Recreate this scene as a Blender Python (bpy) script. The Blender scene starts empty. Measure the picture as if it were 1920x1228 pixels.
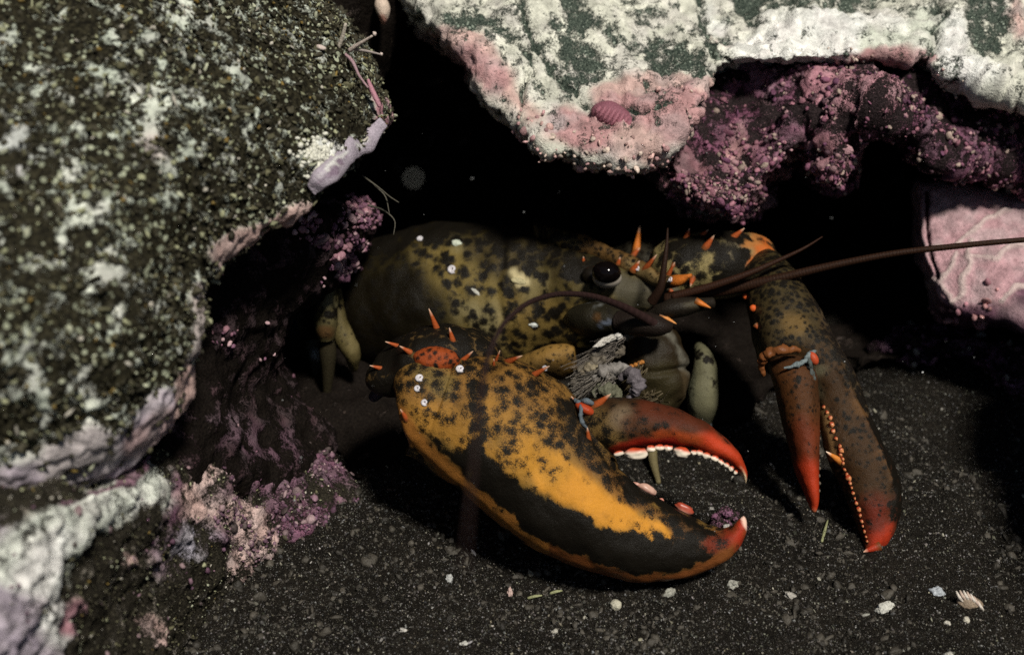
import bpy, math, random
import numpy as np
from mathutils import Vector, Matrix
from mathutils.bvhtree import BVHTree

rng = np.random.default_rng(7)
random.seed(7)
scene = bpy.context.scene
COL = scene.collection

# ---------------------------------------------------------------- camera, sky, sun, exposure
PITCH = math.radians(30.0)
TAN = math.tan(math.radians(20.0))
CAM = np.array([0.0, 0.0, 0.34])
AX = np.array([1.0, 0, 0])
AF = np.array([0, math.cos(PITCH), -math.sin(PITCH)])
AU = np.array([0, math.sin(PITCH), math.cos(PITCH)])
cd = bpy.data.cameras.new('camera')
cam = bpy.data.objects.new('camera', cd)
COL.objects.link(cam)
cam.location = CAM
cam.rotation_euler = (math.pi / 2 - PITCH, 0, 0)
cd.sensor_width = 36.0
cd.lens = 18.0 / TAN
cd.clip_start = 0.01
cd.clip_end = 50.0
cd.dof.use_dof = True
cd.dof.focus_distance = 0.525
cd.dof.aperture_fstop = 9.5
scene.camera = cam

SUN_FROM = np.array([0.25, -0.50, 0.83]); SUN_FROM = SUN_FROM / np.linalg.norm(SUN_FROM)
world = bpy.data.worlds.new('World')
scene.world = world
world.use_nodes = True
wn = world.node_tree
sky = wn.nodes.new('ShaderNodeTexSky')
sky.sky_type = 'NISHITA'
sky.sun_disc = False
sky.sun_elevation = math.asin(SUN_FROM[2])
sky.sun_rotation = math.atan2(SUN_FROM[0], SUN_FROM[1])
wn.links.new(sky.outputs[0], wn.nodes['Background'].inputs[0])
wn.nodes['Background'].inputs[1].default_value = 0.028
sl = bpy.data.lights.new('sun', 'SUN')
sl.energy = 4.8
sl.angle = math.radians(7.0)
sl.color = (1.0, 0.94, 0.84)
sun = bpy.data.objects.new('sun', sl)
COL.objects.link(sun)
sun.location = (0.5, -0.8, 1.6)
sun.rotation_euler = Vector(SUN_FROM).to_track_quat('Z', 'Y').to_euler()
vs = scene.view_settings
scene.display_settings.display_device = 'sRGB'
vs.view_transform = 'Standard'
vs.look = 'None'
vs.exposure = 0.0
vs.gamma = 1.0
vs.use_curve_mapping = False
scene.render.engine = 'CYCLES'
scene.cycles.use_denoising = False
scene.cycles.max_bounces = 5

# ---------------------------------------------------------------- picture <-> place
K = TAN / 960.0
def P(px, py, d):
    px = np.asarray(px, float); py = np.asarray(py, float); d = np.asarray(d, float)
    return CAM + d[..., None] * (AF + ((px - 960) * K)[..., None] * AX + ((614 - py) * K)[..., None] * AU)
def proj(v):
    q = v - CAM
    d = q @ AF
    return 960 + (q @ AX) / d / K, 614 - (q @ AU) / d / K, d
def ground_d(py):
    return CAM[2] / (math.sin(PITCH) + math.cos(PITCH) * K * (py - 614))

# ---------------------------------------------------------------- noise
def _h(i, j, k, s):
    n = (i * np.int64(374761393) + j * np.int64(668265263) + k * np.int64(2147483647 // 3) + np.int64(s) * 1274126177) & 0xffffffff
    n = ((n ^ (n >> 13)) * 1274126177) & 0xffffffff
    n = ((n ^ (n >> 16)) * 2246822519) & 0xffffffff
    return ((n ^ (n >> 15)) & 0xffffff) / float(0xffffff)
def vnoise(p, s=0):
    f = np.floor(p); t = p - f; f = f.astype(np.int64)
    t = t * t * t * (t * (t * 6 - 15) + 10)
    r = 0
    for a in (0, 1):
        for b in (0, 1):
            for c in (0, 1):
                w = (t[:, 0] if a else 1 - t[:, 0]) * (t[:, 1] if b else 1 - t[:, 1]) * (t[:, 2] if c else 1 - t[:, 2])
                r = r + w * _h(f[:, 0] + a, f[:, 1] + b, f[:, 2] + c, s)
    return r * 2 - 1
def fbm(p, scale, octv=4, s=0, gain=0.5):
    r = 0; a = 1.0; q = p * scale
    for o in range(octv):
        r = r + a * vnoise(q + 17.3 * o, s + o); a *= gain; q = q * 2.03
    return r
def worley(p, scale, s=0):
    q = p * scale; f = np.floor(q).astype(np.int64)
    d1 = np.full(len(p), 9.0)
    for a in (-1, 0, 1):
        for b in (-1, 0, 1):
            for c in (-1, 0, 1):
                g = f + np.array([a, b, c])
                o = np.stack([_h(g[:, 0], g[:, 1], g[:, 2], s + z) for z in (1, 2, 3)], 1)
                d1 = np.minimum(d1, np.linalg.norm(g + o - q, axis=1))
    return d1
def sstep(a, b, x):
    t = np.clip((x - a) / (b - a), 0, 1)
    return t * t * (3 - 2 * t)

# ---------------------------------------------------------------- painting surface colours, some with shade painted in
def seg_dist(px, py, pts):
    pts = np.asarray(pts, float)
    if len(pts) == 1:
        return np.hypot(px - pts[0, 0], py - pts[0, 1])
    d = np.full(px.shape, 1e9)
    for (x0, y0), (x1, y1) in zip(pts[:-1], pts[1:]):
        dx, dy = x1 - x0, y1 - y0
        t = np.clip(((px - x0) * dx + (py - y0) * dy) / (dx * dx + dy * dy + 1e-9), 0, 1)
        d = np.minimum(d, np.hypot(px - x0 - t * dx, py - y0 - t * dy))
    return d
def paint(px, py, base, amt, strokes, wob=None, wobk=0.0):
    """strokes: (points, radius, softness, colour or None, amount or None)"""
    c = np.tile(np.asarray(base, float), (len(px), 1))
    a = np.full(len(px), float(amt))
    for pts, r, soft, col, am in strokes:
        d = seg_dist(px, py, pts)
        if wob is not None:
            d = d + wob * wobk
        w = 1 - sstep(r - soft, r + soft, d)
        if col is not None:
            c = c * (1 - w[:, None]) + np.asarray(col, float) * w[:, None]
        if am is not None:
            a = a * (1 - w) + am * w
    return c, a

# ---------------------------------------------------------------- mesh helpers
def raw_mesh(name, v, faces, smooth=True):
    me = bpy.data.meshes.new(name)
    v = np.ascontiguousarray(v, dtype=np.float32)
    if isinstance(faces, np.ndarray):
        n, k = faces.shape
        me.vertices.add(len(v)); me.vertices.foreach_set('co', v.ravel())
        me.loops.add(n * k); me.loops.foreach_set('vertex_index', np.ascontiguousarray(faces, dtype=np.int32).ravel())
        me.polygons.add(n)
        me.polygons.foreach_set('loop_start', np.arange(0, n * k, k, dtype=np.int32))
        try:
            me.polygons.foreach_set('loop_total', np.full(n, k, dtype=np.int32))
        except Exception:
            pass
    else:
        me.from_pydata([tuple(map(float, x)) for x in v], [], faces)
    me.update(calc_edges=True)
    me.validate()
    me.polygons.foreach_set('use_smooth', np.full(len(me.polygons), bool(smooth)))
    return me
def set_col(me, c, a=None, name='Col'):
    c = np.asarray(c, float)
    if a is None:
        a = np.ones(len(c))
    at = me.attributes.new(name, 'FLOAT_COLOR', 'POINT')
    at.data.foreach_set('color', np.concatenate([c, np.asarray(a, float)[:, None]], 1).astype(np.float32).ravel())
def wloc(o):
    p = Vector((0, 0, 0))
    while o is not None:
        p += o.location; o = o.parent
    return p
def mk(name, v, faces, mat, parent=None, col=None, amt=None, smooth=True, kind=None, base=False):
    v = np.asarray(v, float)
    org = v.mean(0)
    if base:
        org = np.array([org[0], org[1], v[:, 2].min()])
    me = raw_mesh(name, v - org, faces, smooth)
    if col is not None:
        set_col(me, col, amt)
    me.materials.append(mat)
    o = bpy.data.objects.new(name, me)
    COL.objects.link(o)
    if parent is not None:
        o.parent = parent
        o.location = Vector(org) - wloc(parent)
    else:
        o.location = org
    if kind:
        o['kind'] = kind
    return o
def tag(o, label, cat=None, group=None, kind=None):
    o['label'] = label
    if cat: o['category'] = cat
    if group: o['group'] = group
    if kind: o['kind'] = kind
    return o
def empty(name, loc):
    o = bpy.data.objects.new(name, None)
    COL.objects.link(o); o.location = Vector(loc); o.empty_display_size = 0.02
    return o
def arrays(o):
    me = o.data
    v = np.empty(len(me.vertices) * 3, np.float32); me.vertices.foreach_get('co', v)
    v = v.reshape(-1, 3).astype(float) + np.array(wloc(o))
    me.calc_loop_triangles()
    t = np.empty(len(me.loop_triangles) * 3, np.int32); me.loop_triangles.foreach_get('vertices', t)
    return v, t.reshape(-1, 3)
def bvh(*objs):
    vs_, ts_, k = [], [], 0
    for o in objs:
        v, t = arrays(o); vs_.append(v); ts_.append(t + k); k += len(v)
    return BVHTree.FromPolygons([tuple(x) for x in np.concatenate(vs_)], [tuple(int(i) for i in x) for x in np.concatenate(ts_)])
def hit(tree, px, py, default=0.55):
    ray = P(px, py, 1.0) - CAM
    loc, n, i, dist = tree.ray_cast(Vector(CAM), Vector(ray).normalized())
    if loc is None:
        return P(px, py, default), np.array([0, -0.6, 0.8]), False
    n = np.array(n)
    if n @ ray > 0: n = -n
    return np.array(loc), n, True

# ---------------------------------------------------------------- materials
def nodes(name):
    m = bpy.data.materials.new(name); m.use_nodes = True
    nt = m.node_tree
    return m, nt, nt.nodes['Principled BSDF']
class NT:
    def __init__(s, nt): s.nt = nt
    def n(s, t, **kw):
        x = s.nt.nodes.new(t)
        for k, v in kw.items():
            setattr(x, k, v)
        return x
    def l(s, a, b): s.nt.links.new(a, b)
    def math(s, op, a, b=None, clamp=False):
        x = s.n('ShaderNodeMath', operation=op, use_clamp=clamp)
        for i, q in enumerate((a, b)):
            if q is None: continue
            if isinstance(q, (int, float)): x.inputs[i].default_value = q
            else: s.l(q, x.inputs[i])
        return x.outputs[0]
    def noise(s, vec, scale, detail=3, rough=0.55, dist=0.0):
        x = s.n('ShaderNodeTexNoise'); s.l(vec, x.inputs['Vector'])
        x.inputs['Scale'].default_value = scale; x.inputs['Detail'].default_value = detail
        x.inputs['Roughness'].default_value = rough; x.inputs['Distortion'].default_value = dist
        return x
    def vor(s, vec, scale, rand=1.0):
        x = s.n('ShaderNodeTexVoronoi'); s.l(vec, x.inputs['Vector']); x.inputs['Scale'].default_value = scale
        x.inputs['Randomness'].default_value = rand
        return x
    def ramp(s, fac, a, b, smooth=True):
        x = s.n('ShaderNodeMapRange', interpolation_type='SMOOTHSTEP' if smooth else 'LINEAR'); s.l(fac, x.inputs['Value'])
        x.inputs['From Min'].default_value = a; x.inputs['From Max'].default_value = b
        return x.outputs[0]
    def mix(s, fac, a, b, blend='MIX'):
        x = s.n('ShaderNodeMix', data_type='RGBA', blend_type=blend)
        if isinstance(fac, (int, float)): x.inputs[0].default_value = fac
        else: s.l(fac, x.inputs[0])
        for i, q in ((6, a), (7, b)):
            if isinstance(q, tuple): x.inputs[i].default_value = (*q, 1)
            else: s.l(q, x.inputs[i])
        return x.outputs[2]
    def bump(s, h, dist, strength=1.0):
        x = s.n('ShaderNodeBump'); x.inputs['Distance'].default_value = dist; x.inputs['Strength'].default_value = strength
        s.l(h, x.inputs['Height']); return x.outputs[0]

def mat_plain(name, col, rough=0.5, spec=0.3, attr=False, var=0.25, scale=900, bump=0.0):
    m, nt, b = nodes(name); N = NT(nt)
    tc = N.n('ShaderNodeTexCoord').outputs['Object']
    nz = N.noise(tc, scale, 4)
    if attr:
        src = N.n('ShaderNodeAttribute', attribute_name='Col').outputs['Color']
    else:
        src = N.mix(0.0, col, col)
    k = N.math('ADD', N.math('MULTIPLY', N.math('SUBTRACT', nz.outputs['Fac'], 0.5), var * 3), 1.0)
    cc = N.n('ShaderNodeVectorMath', operation='SCALE'); N.l(src, cc.inputs[0]); N.l(k, cc.inputs['Scale'])
    N.l(cc.outputs[0], b.inputs['Base Color'])
    b.inputs['Roughness'].default_value = rough
    b.inputs['Specular IOR Level'].default_value = spec
    if bump:
        N.l(N.bump(nz.outputs['Fac'], bump), b.inputs['Normal'])
    return m

def mat_shell(name, spot=330.0, dark=(0.004, 0.0033, 0.0023), fine=1.5, rough=0.42):
    """lobster shell: colour from the painted attribute, broken by dark spots whose density is the attribute's alpha"""
    m, nt, b = nodes(name); N = NT(nt)
    at = N.n('ShaderNodeAttribute', attribute_name='Col')
    tc = N.n('ShaderNodeTexCoord').outputs['Object']
    w = N.noise(tc, spot * 1.3, 3)
    wv = N.n('ShaderNodeVectorMath', operation='MULTIPLY_ADD')
    N.l(w.outputs['Color'], wv.inputs[0]); wv.inputs[1].default_value = (0.9 / spot,) * 3; N.l(tc, wv.inputs[2])
    vo = N.vor(wv.outputs[0], spot)
    spotv = N.math('SUBTRACT', 1.0, N.math('MULTIPLY', vo.outputs['Distance'], 1.15))
    n1 = N.noise(wv.outputs[0], 150, 4, 0.6)
    n1v = N.math('ADD', N.math('MULTIPLY', N.math('SUBTRACT', n1.outputs['Fac'], 0.5), 1.9), 0.5)
    n2 = N.noise(tc, 2600, 3, 0.7)
    f = N.math('ADD', N.math('MULTIPLY', spotv, 0.56), N.math('MULTIPLY', n1v, 0.44))
    f = N.math('ADD', f, N.math('MULTIPLY', N.math('SUBTRACT', n2.outputs['Fac'], 0.5), fine))
    mask = N.ramp(N.math('ADD', f, at.outputs['Alpha']), 0.88, 1.13)
    # pigment variation
    n3 = N.noise(tc, 90, 3)
    k = N.math('ADD', 0.7, N.math('MULTIPLY', n3.outputs['Fac'], 0.6))
    k = N.math('MULTIPLY', k, N.math('ADD', 0.72, N.math('MULTIPLY', n2.outputs['Fac'], 0.56)))
    sc = N.n('ShaderNodeVectorMath', operation='SCALE'); N.l(at.outputs['Color'], sc.inputs[0]); N.l(k, sc.inputs['Scale'])
    dk = N.mix(n2.outputs['Fac'], dark, tuple(x * 2.4 for x in dark))
    c = N.mix(mask, sc.outputs[0], dk)
    n4 = N.noise(tc, 240, 5, 0.7)
    c = N.mix(N.math('MULTIPLY', N.ramp(n4.outputs['Fac'], 0.5, 0.8), 0.3), c, (0.012, 0.009, 0.006))
    n5 = N.vor(tc, 900)
    c = N.mix(N.math('MULTIPLY', N.ramp(n5.outputs['Distance'], 0.11, 0.05), 0.3), c, (0.09, 0.08, 0.06))
    N.l(c, b.inputs['Base Color'])
    b.inputs['Roughness'].default_value = rough
    b.inputs['Specular IOR Level'].default_value = 0.11
    h = N.math('ADD', N.math('MULTIPLY', n1.outputs['Fac'], 1.0), N.math('MULTIPLY', n2.outputs['Fac'], 0.35))
    N.l(N.bump(h, 0.0009, 0.8), b.inputs['Normal'])
    return m

def mat_rock(name, dark1, dark2, speck, speck_amt=0.5, fine=1500.0, crust_soft=0.10, nodul=0.0, fib=0.0, k1=0.75, k2=0.6):
    """turf/silt covered rock with pale coralline crusts (colour and amount come with the surface)"""
    m, nt, b = nodes(name); N = NT(nt)
    at = N.n('ShaderNodeAttribute', attribute_name='Col')
    tc = N.n('ShaderNodeTexCoord').outputs['Object']
    n1 = N.noise(tc, fine, 4, 0.65)
    n2 = N.noise(tc, fine * 0.3, 4, 0.6)
    n3 = N.noise(tc, fine * 0.09, 3, 0.55)
    turf = N.mix(N.ramp(n1.outputs['Fac'], 0.36, 0.68), dark1, dark2)
    vo = N.vor(tc, fine * 0.55)
    sv = N.math('ADD', N.math('SUBTRACT', 1.0, N.math('MULTIPLY', vo.outputs['Distance'], 1.2)), N.math('MULTIPLY', N.math('SUBTRACT', n3.outputs['Fac'], 0.5), 1.4))
    spk = N.ramp(sv, 1.02 - speck_amt * 0.5, 1.12 - speck_amt * 0.5)
    scol = N.mix(vo.outputs['Color'], tuple(x * 0.35 for x in speck), speck)
    turf = N.mix(spk, turf, scol)
    f = N.math('ADD', at.outputs['Alpha'], N.math('MULTIPLY', N.math('SUBTRACT', n1.outputs['Fac'], 0.5), k1))
    f = N.math('ADD', f, N.math('MULTIPLY', N.math('SUBTRACT', n2.outputs['Fac'], 0.5), k2))
    mask = N.ramp(f, 0.5 - crust_soft, 0.5 + crust_soft)
    k = N.math('ADD', 0.45, N.math('MULTIPLY', n2.outputs['Fac'], 0.75))
    k = N.math('MULTIPLY', k, N.math('ADD', 0.6, N.math('MULTIPLY', n1.outputs['Fac'], 0.75)))
    sc = N.n('ShaderNodeVectorMath', operation='SCALE'); N.l(at.outputs['Color'], sc.inputs[0]); N.l(k, sc.inputs['Scale'])
    c = N.mix(mask, turf, sc.outputs[0])
    N.l(c, b.inputs['Base Color'])
    b.inputs['Roughness'].default_value = 0.75
    b.inputs['Specular IOR Level'].default_value = 0.06
    h = N.math('ADD', N.math('MULTIPLY', n2.outputs['Fac'], 1.0), N.math('MULTIPLY', n1.outputs['Fac'], 0.5))
    h = N.math('ADD', h, N.math('MULTIPLY', mask, 0.5))
    N.l(N.bump(h, 0.0016, 0.8), b.inputs['Normal'])
    return m

M = {}
M['shell'] = mat_shell('lobster_shell', spot=265.0)
M['shell_mid'] = mat_shell('lobster_shell_carapace', spot=225.0, fine=0.7)
M['shell_small'] = mat_shell('lobster_shell_small_spots', spot=430.0, fine=0.8)
M['shell_big'] = mat_shell('lobster_shell_blotched', spot=165.0, fine=0.7)
M['limb'] = mat_plain('limb_shell', (0.2, 0.16, 0.07), 0.45, 0.12, attr=True, var=0.35, scale=1400, bump=0.0004)
M['spine'] = mat_plain('spine_keratin', (0.6, 0.1, 0.02), 0.4, 0.15, attr=True, var=0.15, scale=1500, bump=0.0002)
M['tooth'] = mat_plain('claw_tooth', (0.75, 0.68, 0.55), 0.35, 0.35, attr=True, var=0.12, scale=1600)
M['eye'] = mat_plain('eye_black', (0.003, 0.002, 0.002), 0.06, 0.25, var=0.1)
M['eyecup'] = mat_plain('eye_cup', (0.4, 0.36, 0.3), 0.35, 0.3, attr=True, var=0.2)
M['antenna'] = mat_plain('antenna_brown', (0.05, 0.018, 0.008), 0.5, 0.08, attr=True, var=0.3, scale=1800, bump=0.0002)
M['left_rock'] = mat_rock('turf_rock', (0.0055, 0.005, 0.0034), (0.032, 0.029, 0.017), (0.36, 0.39, 0.28), 0.66, 620, crust_soft=0.14, k1=1.0, k2=0.9)
M['low_rock'] = mat_rock('dark_coralline_rock', (0.009, 0.008, 0.006), (0.04, 0.035, 0.025), (0.28, 0.26, 0.2), 0.18, 1500, crust_soft=0.14, k1=1.0, k2=0.9)
M['top_rock'] = mat_rock('pale_coralline_rock', (0.016, 0.024, 0.021), (0.10, 0.125, 0.10), (0.34, 0.40, 0.33), 0.72, 1300, crust_soft=0.15, k1=1.1, k2=1.0)
M['purple_rock'] = mat_rock('purple_coralline_rock', (0.008, 0.006, 0.006), (0.035, 0.024, 0.026), (0.26, 0.15, 0.17), 0.3, 1500, crust_soft=0.13, k1=1.2, k2=1.2)
M['pink_slab'] = mat_rock('pink_coralline_crust', (0.05, 0.02, 0.03), (0.12, 0.06, 0.07), (0.5, 0.33, 0.36), 0.2, 1900)
M['cave'] = mat_rock('shade_dark_silt_rock', (0.0045, 0.0032, 0.0026), (0.012, 0.009, 0.007), (0.07, 0.055, 0.042), 0.10, 1100)  # set near black so the colour itself carries the cave shade
M['bits'] = mat_plain('crust_bits', (0.4, 0.4, 0.3), 0.7, 0.2, attr=True, var=0.4, scale=1800)
M['nodule'] = mat_plain('coralline_nodule', (0.4, 0.2, 0.25), 0.6, 0.25, attr=True, var=0.45, scale=1500, bump=0.0005)
M['grain'] = mat_plain('sand_grain', (0.1, 0.1, 0.1), 0.45, 0.4, attr=True, var=0.2, scale=2000)
M['pebble'] = mat_plain('pale_pebble', (0.5, 0.5, 0.5), 0.55, 0.3, attr=True, var=0.4, scale=1300, bump=0.0005)

# ---------------------------------------------------------------- rocks
def poly_sdf(X, Y, poly):
    poly = np.asarray(poly, float); n = len(poly)
    d = np.full(X.shape, 1e9); ins = np.zeros(X.shape, bool)
    for i in range(n):
        x0, y0 = poly[i]; x1, y1 = poly[(i + 1) % n]
        dx, dy = x1 - x0, y1 - y0
        t = np.clip(((X - x0) * dx + (Y - y0) * dy) / (dx * dx + dy * dy + 1e-9), 0, 1)
        d = np.minimum(d, np.hypot(X - x0 - t * dx, Y - y0 - t * dy))
        cond = ((y0 > Y) != (y1 > Y)) & (X < (x1 - x0) * (Y - y0) / (y1 - y0 + 1e-12) + x0)
        ins ^= cond
    return np.where(ins, d, -d)
def tps(ctrl):
    c = np.asarray(ctrl, float); q = c[:, :2] / 1000.0; z = c[:, 2]; n = len(c)
    def U(r2): return 0.5 * r2 * np.log(r2 + 1e-12)
    A = np.zeros((n + 3, n + 3))
    A[:n, :n] = U(((q[:, None] - q[None]) ** 2).sum(-1)) + 0.004 * np.eye(n)
    A[:n, n] = 1; A[:n, n + 1:] = q; A[n, :n] = 1; A[n + 1:, :n] = q.T
    w = np.linalg.solve(A, np.concatenate([z, np.zeros(3)]))
    def f(X, Y):
        p = np.stack([X, Y], -1) / 1000.0
        r = w[n] + p[..., 0] * w[n + 1] + p[..., 1] * w[n + 2]
        for i in range(n):
            r = r + w[i] * U(((p - q[i]) ** 2).sum(-1))
        return np.clip(r, z.min() - 0.02, z.max() + 0.02)
    return f
def remesh(v, f, vox, smooth_it=8):
    me = raw_mesh('tmp', v, f)
    o = bpy.data.objects.new('tmp', me); COL.objects.link(o)
    r = o.modifiers.new('r', 'REMESH'); r.mode = 'VOXEL'; r.voxel_size = vox
    s = o.modifiers.new('s', 'SMOOTH'); s.factor = 0.5; s.iterations = smooth_it
    dg = bpy.context.evaluated_depsgraph_get()
    m2 = bpy.data.meshes.new_from_object(o.evaluated_get(dg))
    n = len(m2.vertices)
    vv = np.empty(n * 3, np.float32); m2.vertices.foreach_get('co', vv)
    nn = np.empty(n * 3, np.float32); m2.vertex_normals.foreach_get('vector', nn)
    k = len(m2.polygons)
    ff = np.empty(len(m2.loops), np.int32); m2.loops.foreach_get('vertex_index', ff)
    lt = np.empty(k, np.int32); m2.polygons.foreach_get('loop_total', lt)
    assert (lt == 4).all()
    bpy.data.objects.remove(o); bpy.data.meshes.remove(me); bpy.data.meshes.remove(m2)
    return vv.reshape(-1, 3).astype(float), nn.reshape(-1, 3).astype(float), ff.reshape(-1, 4)
def rock_shape(outline, ctrl, thick, round_px, round_d, vox, step=10, rough_edge=0.0, smooth_it=8):
    o = np.asarray(outline, float)
    xs = np.arange(o[:, 0].min() - step, o[:, 0].max() + 2 * step, step)
    ys = np.arange(o[:, 1].min() - step, o[:, 1].max() + 2 * step, step)
    X, Y = np.meshgrid(xs, ys)
    pp = np.stack([X.ravel(), Y.ravel(), X.ravel() * 0], 1)
    wob = (fbm(pp, 1 / 90.0, 4, 5) * rough_edge).reshape(X.shape)
    S = poly_sdf(X, Y, o) + wob
    mask = S > 0
    t = np.clip(S / round_px, 0, 1)
    prof = np.sqrt(np.clip(1 - (1 - t) ** 2, 0, 1))
    D = tps(ctrl)(X, Y)
    front = D + round_d * (1 - prof)
    back = D + round_d + 0.012 + thick * prof
    H, W = X.shape
    idx = np.full((H, W), -1); idx[mask] = np.arange(mask.sum())
    n = int(mask.sum())
    vf = P(X[mask], Y[mask], front[mask]); vb = P(X[mask], Y[mask], back[mask])
    q = mask[:-1, :-1] & mask[1:, :-1] & mask[:-1, 1:] & mask[1:, 1:]
    a, b, c, d = idx[:-1, :-1][q], idx[:-1, 1:][q], idx[1:, 1:][q], idx[1:, :-1][q]
    F = np.stack([a, d, c, b], 1); B = np.stack([a, b, c, d], 1) + n
    # rim walls
    e = {}
    for quad in F:
        for i in range(4):
            u, w = int(quad[i]), int(quad[(i + 1) % 4])
            if (w, u) in e: del e[(w, u)]
            else: e[(u, w)] = 1
    R = np.array([[w, u, u + n, w + n] for (u, w) in e], int)
    return remesh(np.concatenate([vf, vb]), np.concatenate([F, B, R]), vox, smooth_it)
def finish_rock(name, sh, mat, base, amt, strokes, disp=((14, 0.004, 4), (70, 0.0015, 3)), crust_h=0.0008, crust_n=0.5, crust_s=160.0, wobk=25, seed=0, extra=None):
    v, nrm, f = sh
    h = 0
    for sc, a, oc in disp:
        h = h + a * fbm(v, sc, oc, seed + int(sc))
    px, py, d = proj(v)
    wob = fbm(v, 45.0, 3, seed + 3)
    c, am = paint(px, py, base, amt, strokes, wob, wobk)
    am = am + crust_n * fbm(v, crust_s, 4, seed + 9, 0.6) * 0.5
    g = sstep(-.5, .9, fbm(v, 130.0, 3, seed + 15))[:, None] * .4
    c = (c * (1 - g) + c.mean(1, keepdims=True) * np.array([1.0, .93, .92]) * g) * (1 + .30 * fbm(v, 260.0, 2, seed + 16))[:, None]
    if extra is not None:
        c, am, h = extra(v, px, py, c, am, h)
    h = h + crust_h * sstep(0.4, 0.6, am)
    v2 = v + nrm * h[:, None]
    o = mk(name, v2, f, mat, None, c, am)
    return o, (v2, nrm, f, px, py, am)

WHITE = (0.62, 0.66, 0.57); BWHITE = (0.82, 0.84, 0.80); GREY = (0.40, 0.40, 0.40)
PINK = (0.52, 0.30, 0.30); PALEPINK = (0.60, 0.42, 0.38); MAUVE = (0.36, 0.25, 0.30); PURPLE = (0.20, 0.09, 0.14); ROSE = (0.45, 0.22, 0.26)
LAV = (0.42, 0.36, 0.44)

def knob_fn(v, px, py, c, am, h):
    """coralline crust grows in close-set knobs"""
    w = worley(v, 330.0, 3); w2 = worley(v, 150.0, 9)
    k = sstep(.38, .58, am)
    h = h + k * (.0022 * (.55 - w) + .0022 * (.5 - w2))
    c = c * (1 + (.45 * (.5 - w))[:, None] * k[:, None])
    return c, am, h
# --- big boulder on the left, close to the camera
out = [(-260, -220), (420, -230), (560, -60), (645, 30), (700, 130), (724, 225), (704, 262), (640, 320), (585, 352), (560, 400), (500, 425),
       (400, 478), (372, 525), (374, 600), (352, 690), (336, 765), (252, 850), (130, 905), (0, 940), (-260, 985)]
ctrl = [(0, 0, .43), (300, 0, .455), (560, 0, .50), (0, 400, .385), (300, 350, .415), (600, 250, .475), (700, 230, .50), (200, 700, .395),
        (0, 900, .40), (350, 600, .43), (450, 430, .45), (300, 800, .435), (-250, 400, .36), (-250, -200, .43), (400, -200, .50), (-250, 950, .375)]
sh = rock_shape(out, ctrl, 0.10, 42, 0.012, 0.00105, step=9, rough_edge=6)
RIM = [(-60, 915), (0, 902), (120, 872), (225, 822), (300, 760)]
strokes = [
    ([(-200, 880), (60, 860), (140, 830)], 45, 30, WHITE, .52),
    ([(60, 500), (100, 490)], 26, 22, WHITE, .42), ([(160, 390), (130, 460), (180, 480), (150, 560)], 22, 20, WHITE, .46),
    ([(20, 270), (40, 310)], 30, 25, (.45, .47, .45), .45), ([(110, 320)], 22, 20, WHITE, .48), ([(260, 190), (290, 200)], 26, 18, WHITE, .55),
    ([(140, 740), (170, 790)], 34, 25, WHITE, .48), ([(220, 600), (240, 660)], 24, 18, WHITE, .42), ([(270, 290)], 25, 18, (.5, .45, .42), .5),
    ([(330, 30), (345, 25)], 16, 10, WHITE, .5), ([(600, 290)], 26, 18, BWHITE, .62),
    ([(0, 780), (80, 800), (190, 810)], 22, 18, None, .05),
    (RIM, 34, 10, (.46, .40, .46), .95), ([(110, 850), (165, 822)], 34, 14, (.55, .5, .5), .9), ([(235, 815), (300, 770)], 18, 8, (.5, .36, .36), .95),
    ([(340, 690), (352, 620), (358, 540)], 17, 8, (.55, .47, .44), .72), ([(395, 468), (440, 438), (500, 412), (548, 385)], 17, 8, PALEPINK, .80),
    ([(335, 695), (325, 755)], 15, 6, PALEPINK, .85),
    ([(720, 190), (715, 225)], 9, 5, ROSE, .7),
]
left_boulder, LB = finish_rock('left_boulder', sh, M['left_rock'], (.47, .52, .44), .285, strokes, disp=((12, .005, 3), (80, .0016, 3), (300, .0009, 2)), crust_n=.66, crust_s=200, wobk=14, seed=11, crust_h=.0009, extra=lambda v, px, py, c, am, h: (c, am + .12 * fbm(v, 30.0, 2, 61) * (am < .7), h))
left_boulder.name = 'boulder'
tag(left_boulder, 'large dark boulder on the left, speckled with pale turf and crust', 'boulder')

# --- wall under the boulder, its shade put into dark colours
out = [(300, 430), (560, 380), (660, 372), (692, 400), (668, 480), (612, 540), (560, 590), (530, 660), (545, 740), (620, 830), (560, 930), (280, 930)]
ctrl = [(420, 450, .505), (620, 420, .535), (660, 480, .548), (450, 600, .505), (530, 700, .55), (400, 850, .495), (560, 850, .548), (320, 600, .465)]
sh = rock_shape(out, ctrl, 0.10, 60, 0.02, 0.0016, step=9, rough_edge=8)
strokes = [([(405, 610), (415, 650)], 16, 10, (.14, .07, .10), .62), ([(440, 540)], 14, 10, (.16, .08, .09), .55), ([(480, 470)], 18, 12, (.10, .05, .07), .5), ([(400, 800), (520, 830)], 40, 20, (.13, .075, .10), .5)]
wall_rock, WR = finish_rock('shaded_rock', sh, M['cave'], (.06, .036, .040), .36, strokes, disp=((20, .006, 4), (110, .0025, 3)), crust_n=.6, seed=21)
tag(wall_rock, 'brown silty rock face with shade painted in, below the right edge of the large boulder', 'rock')

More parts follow.
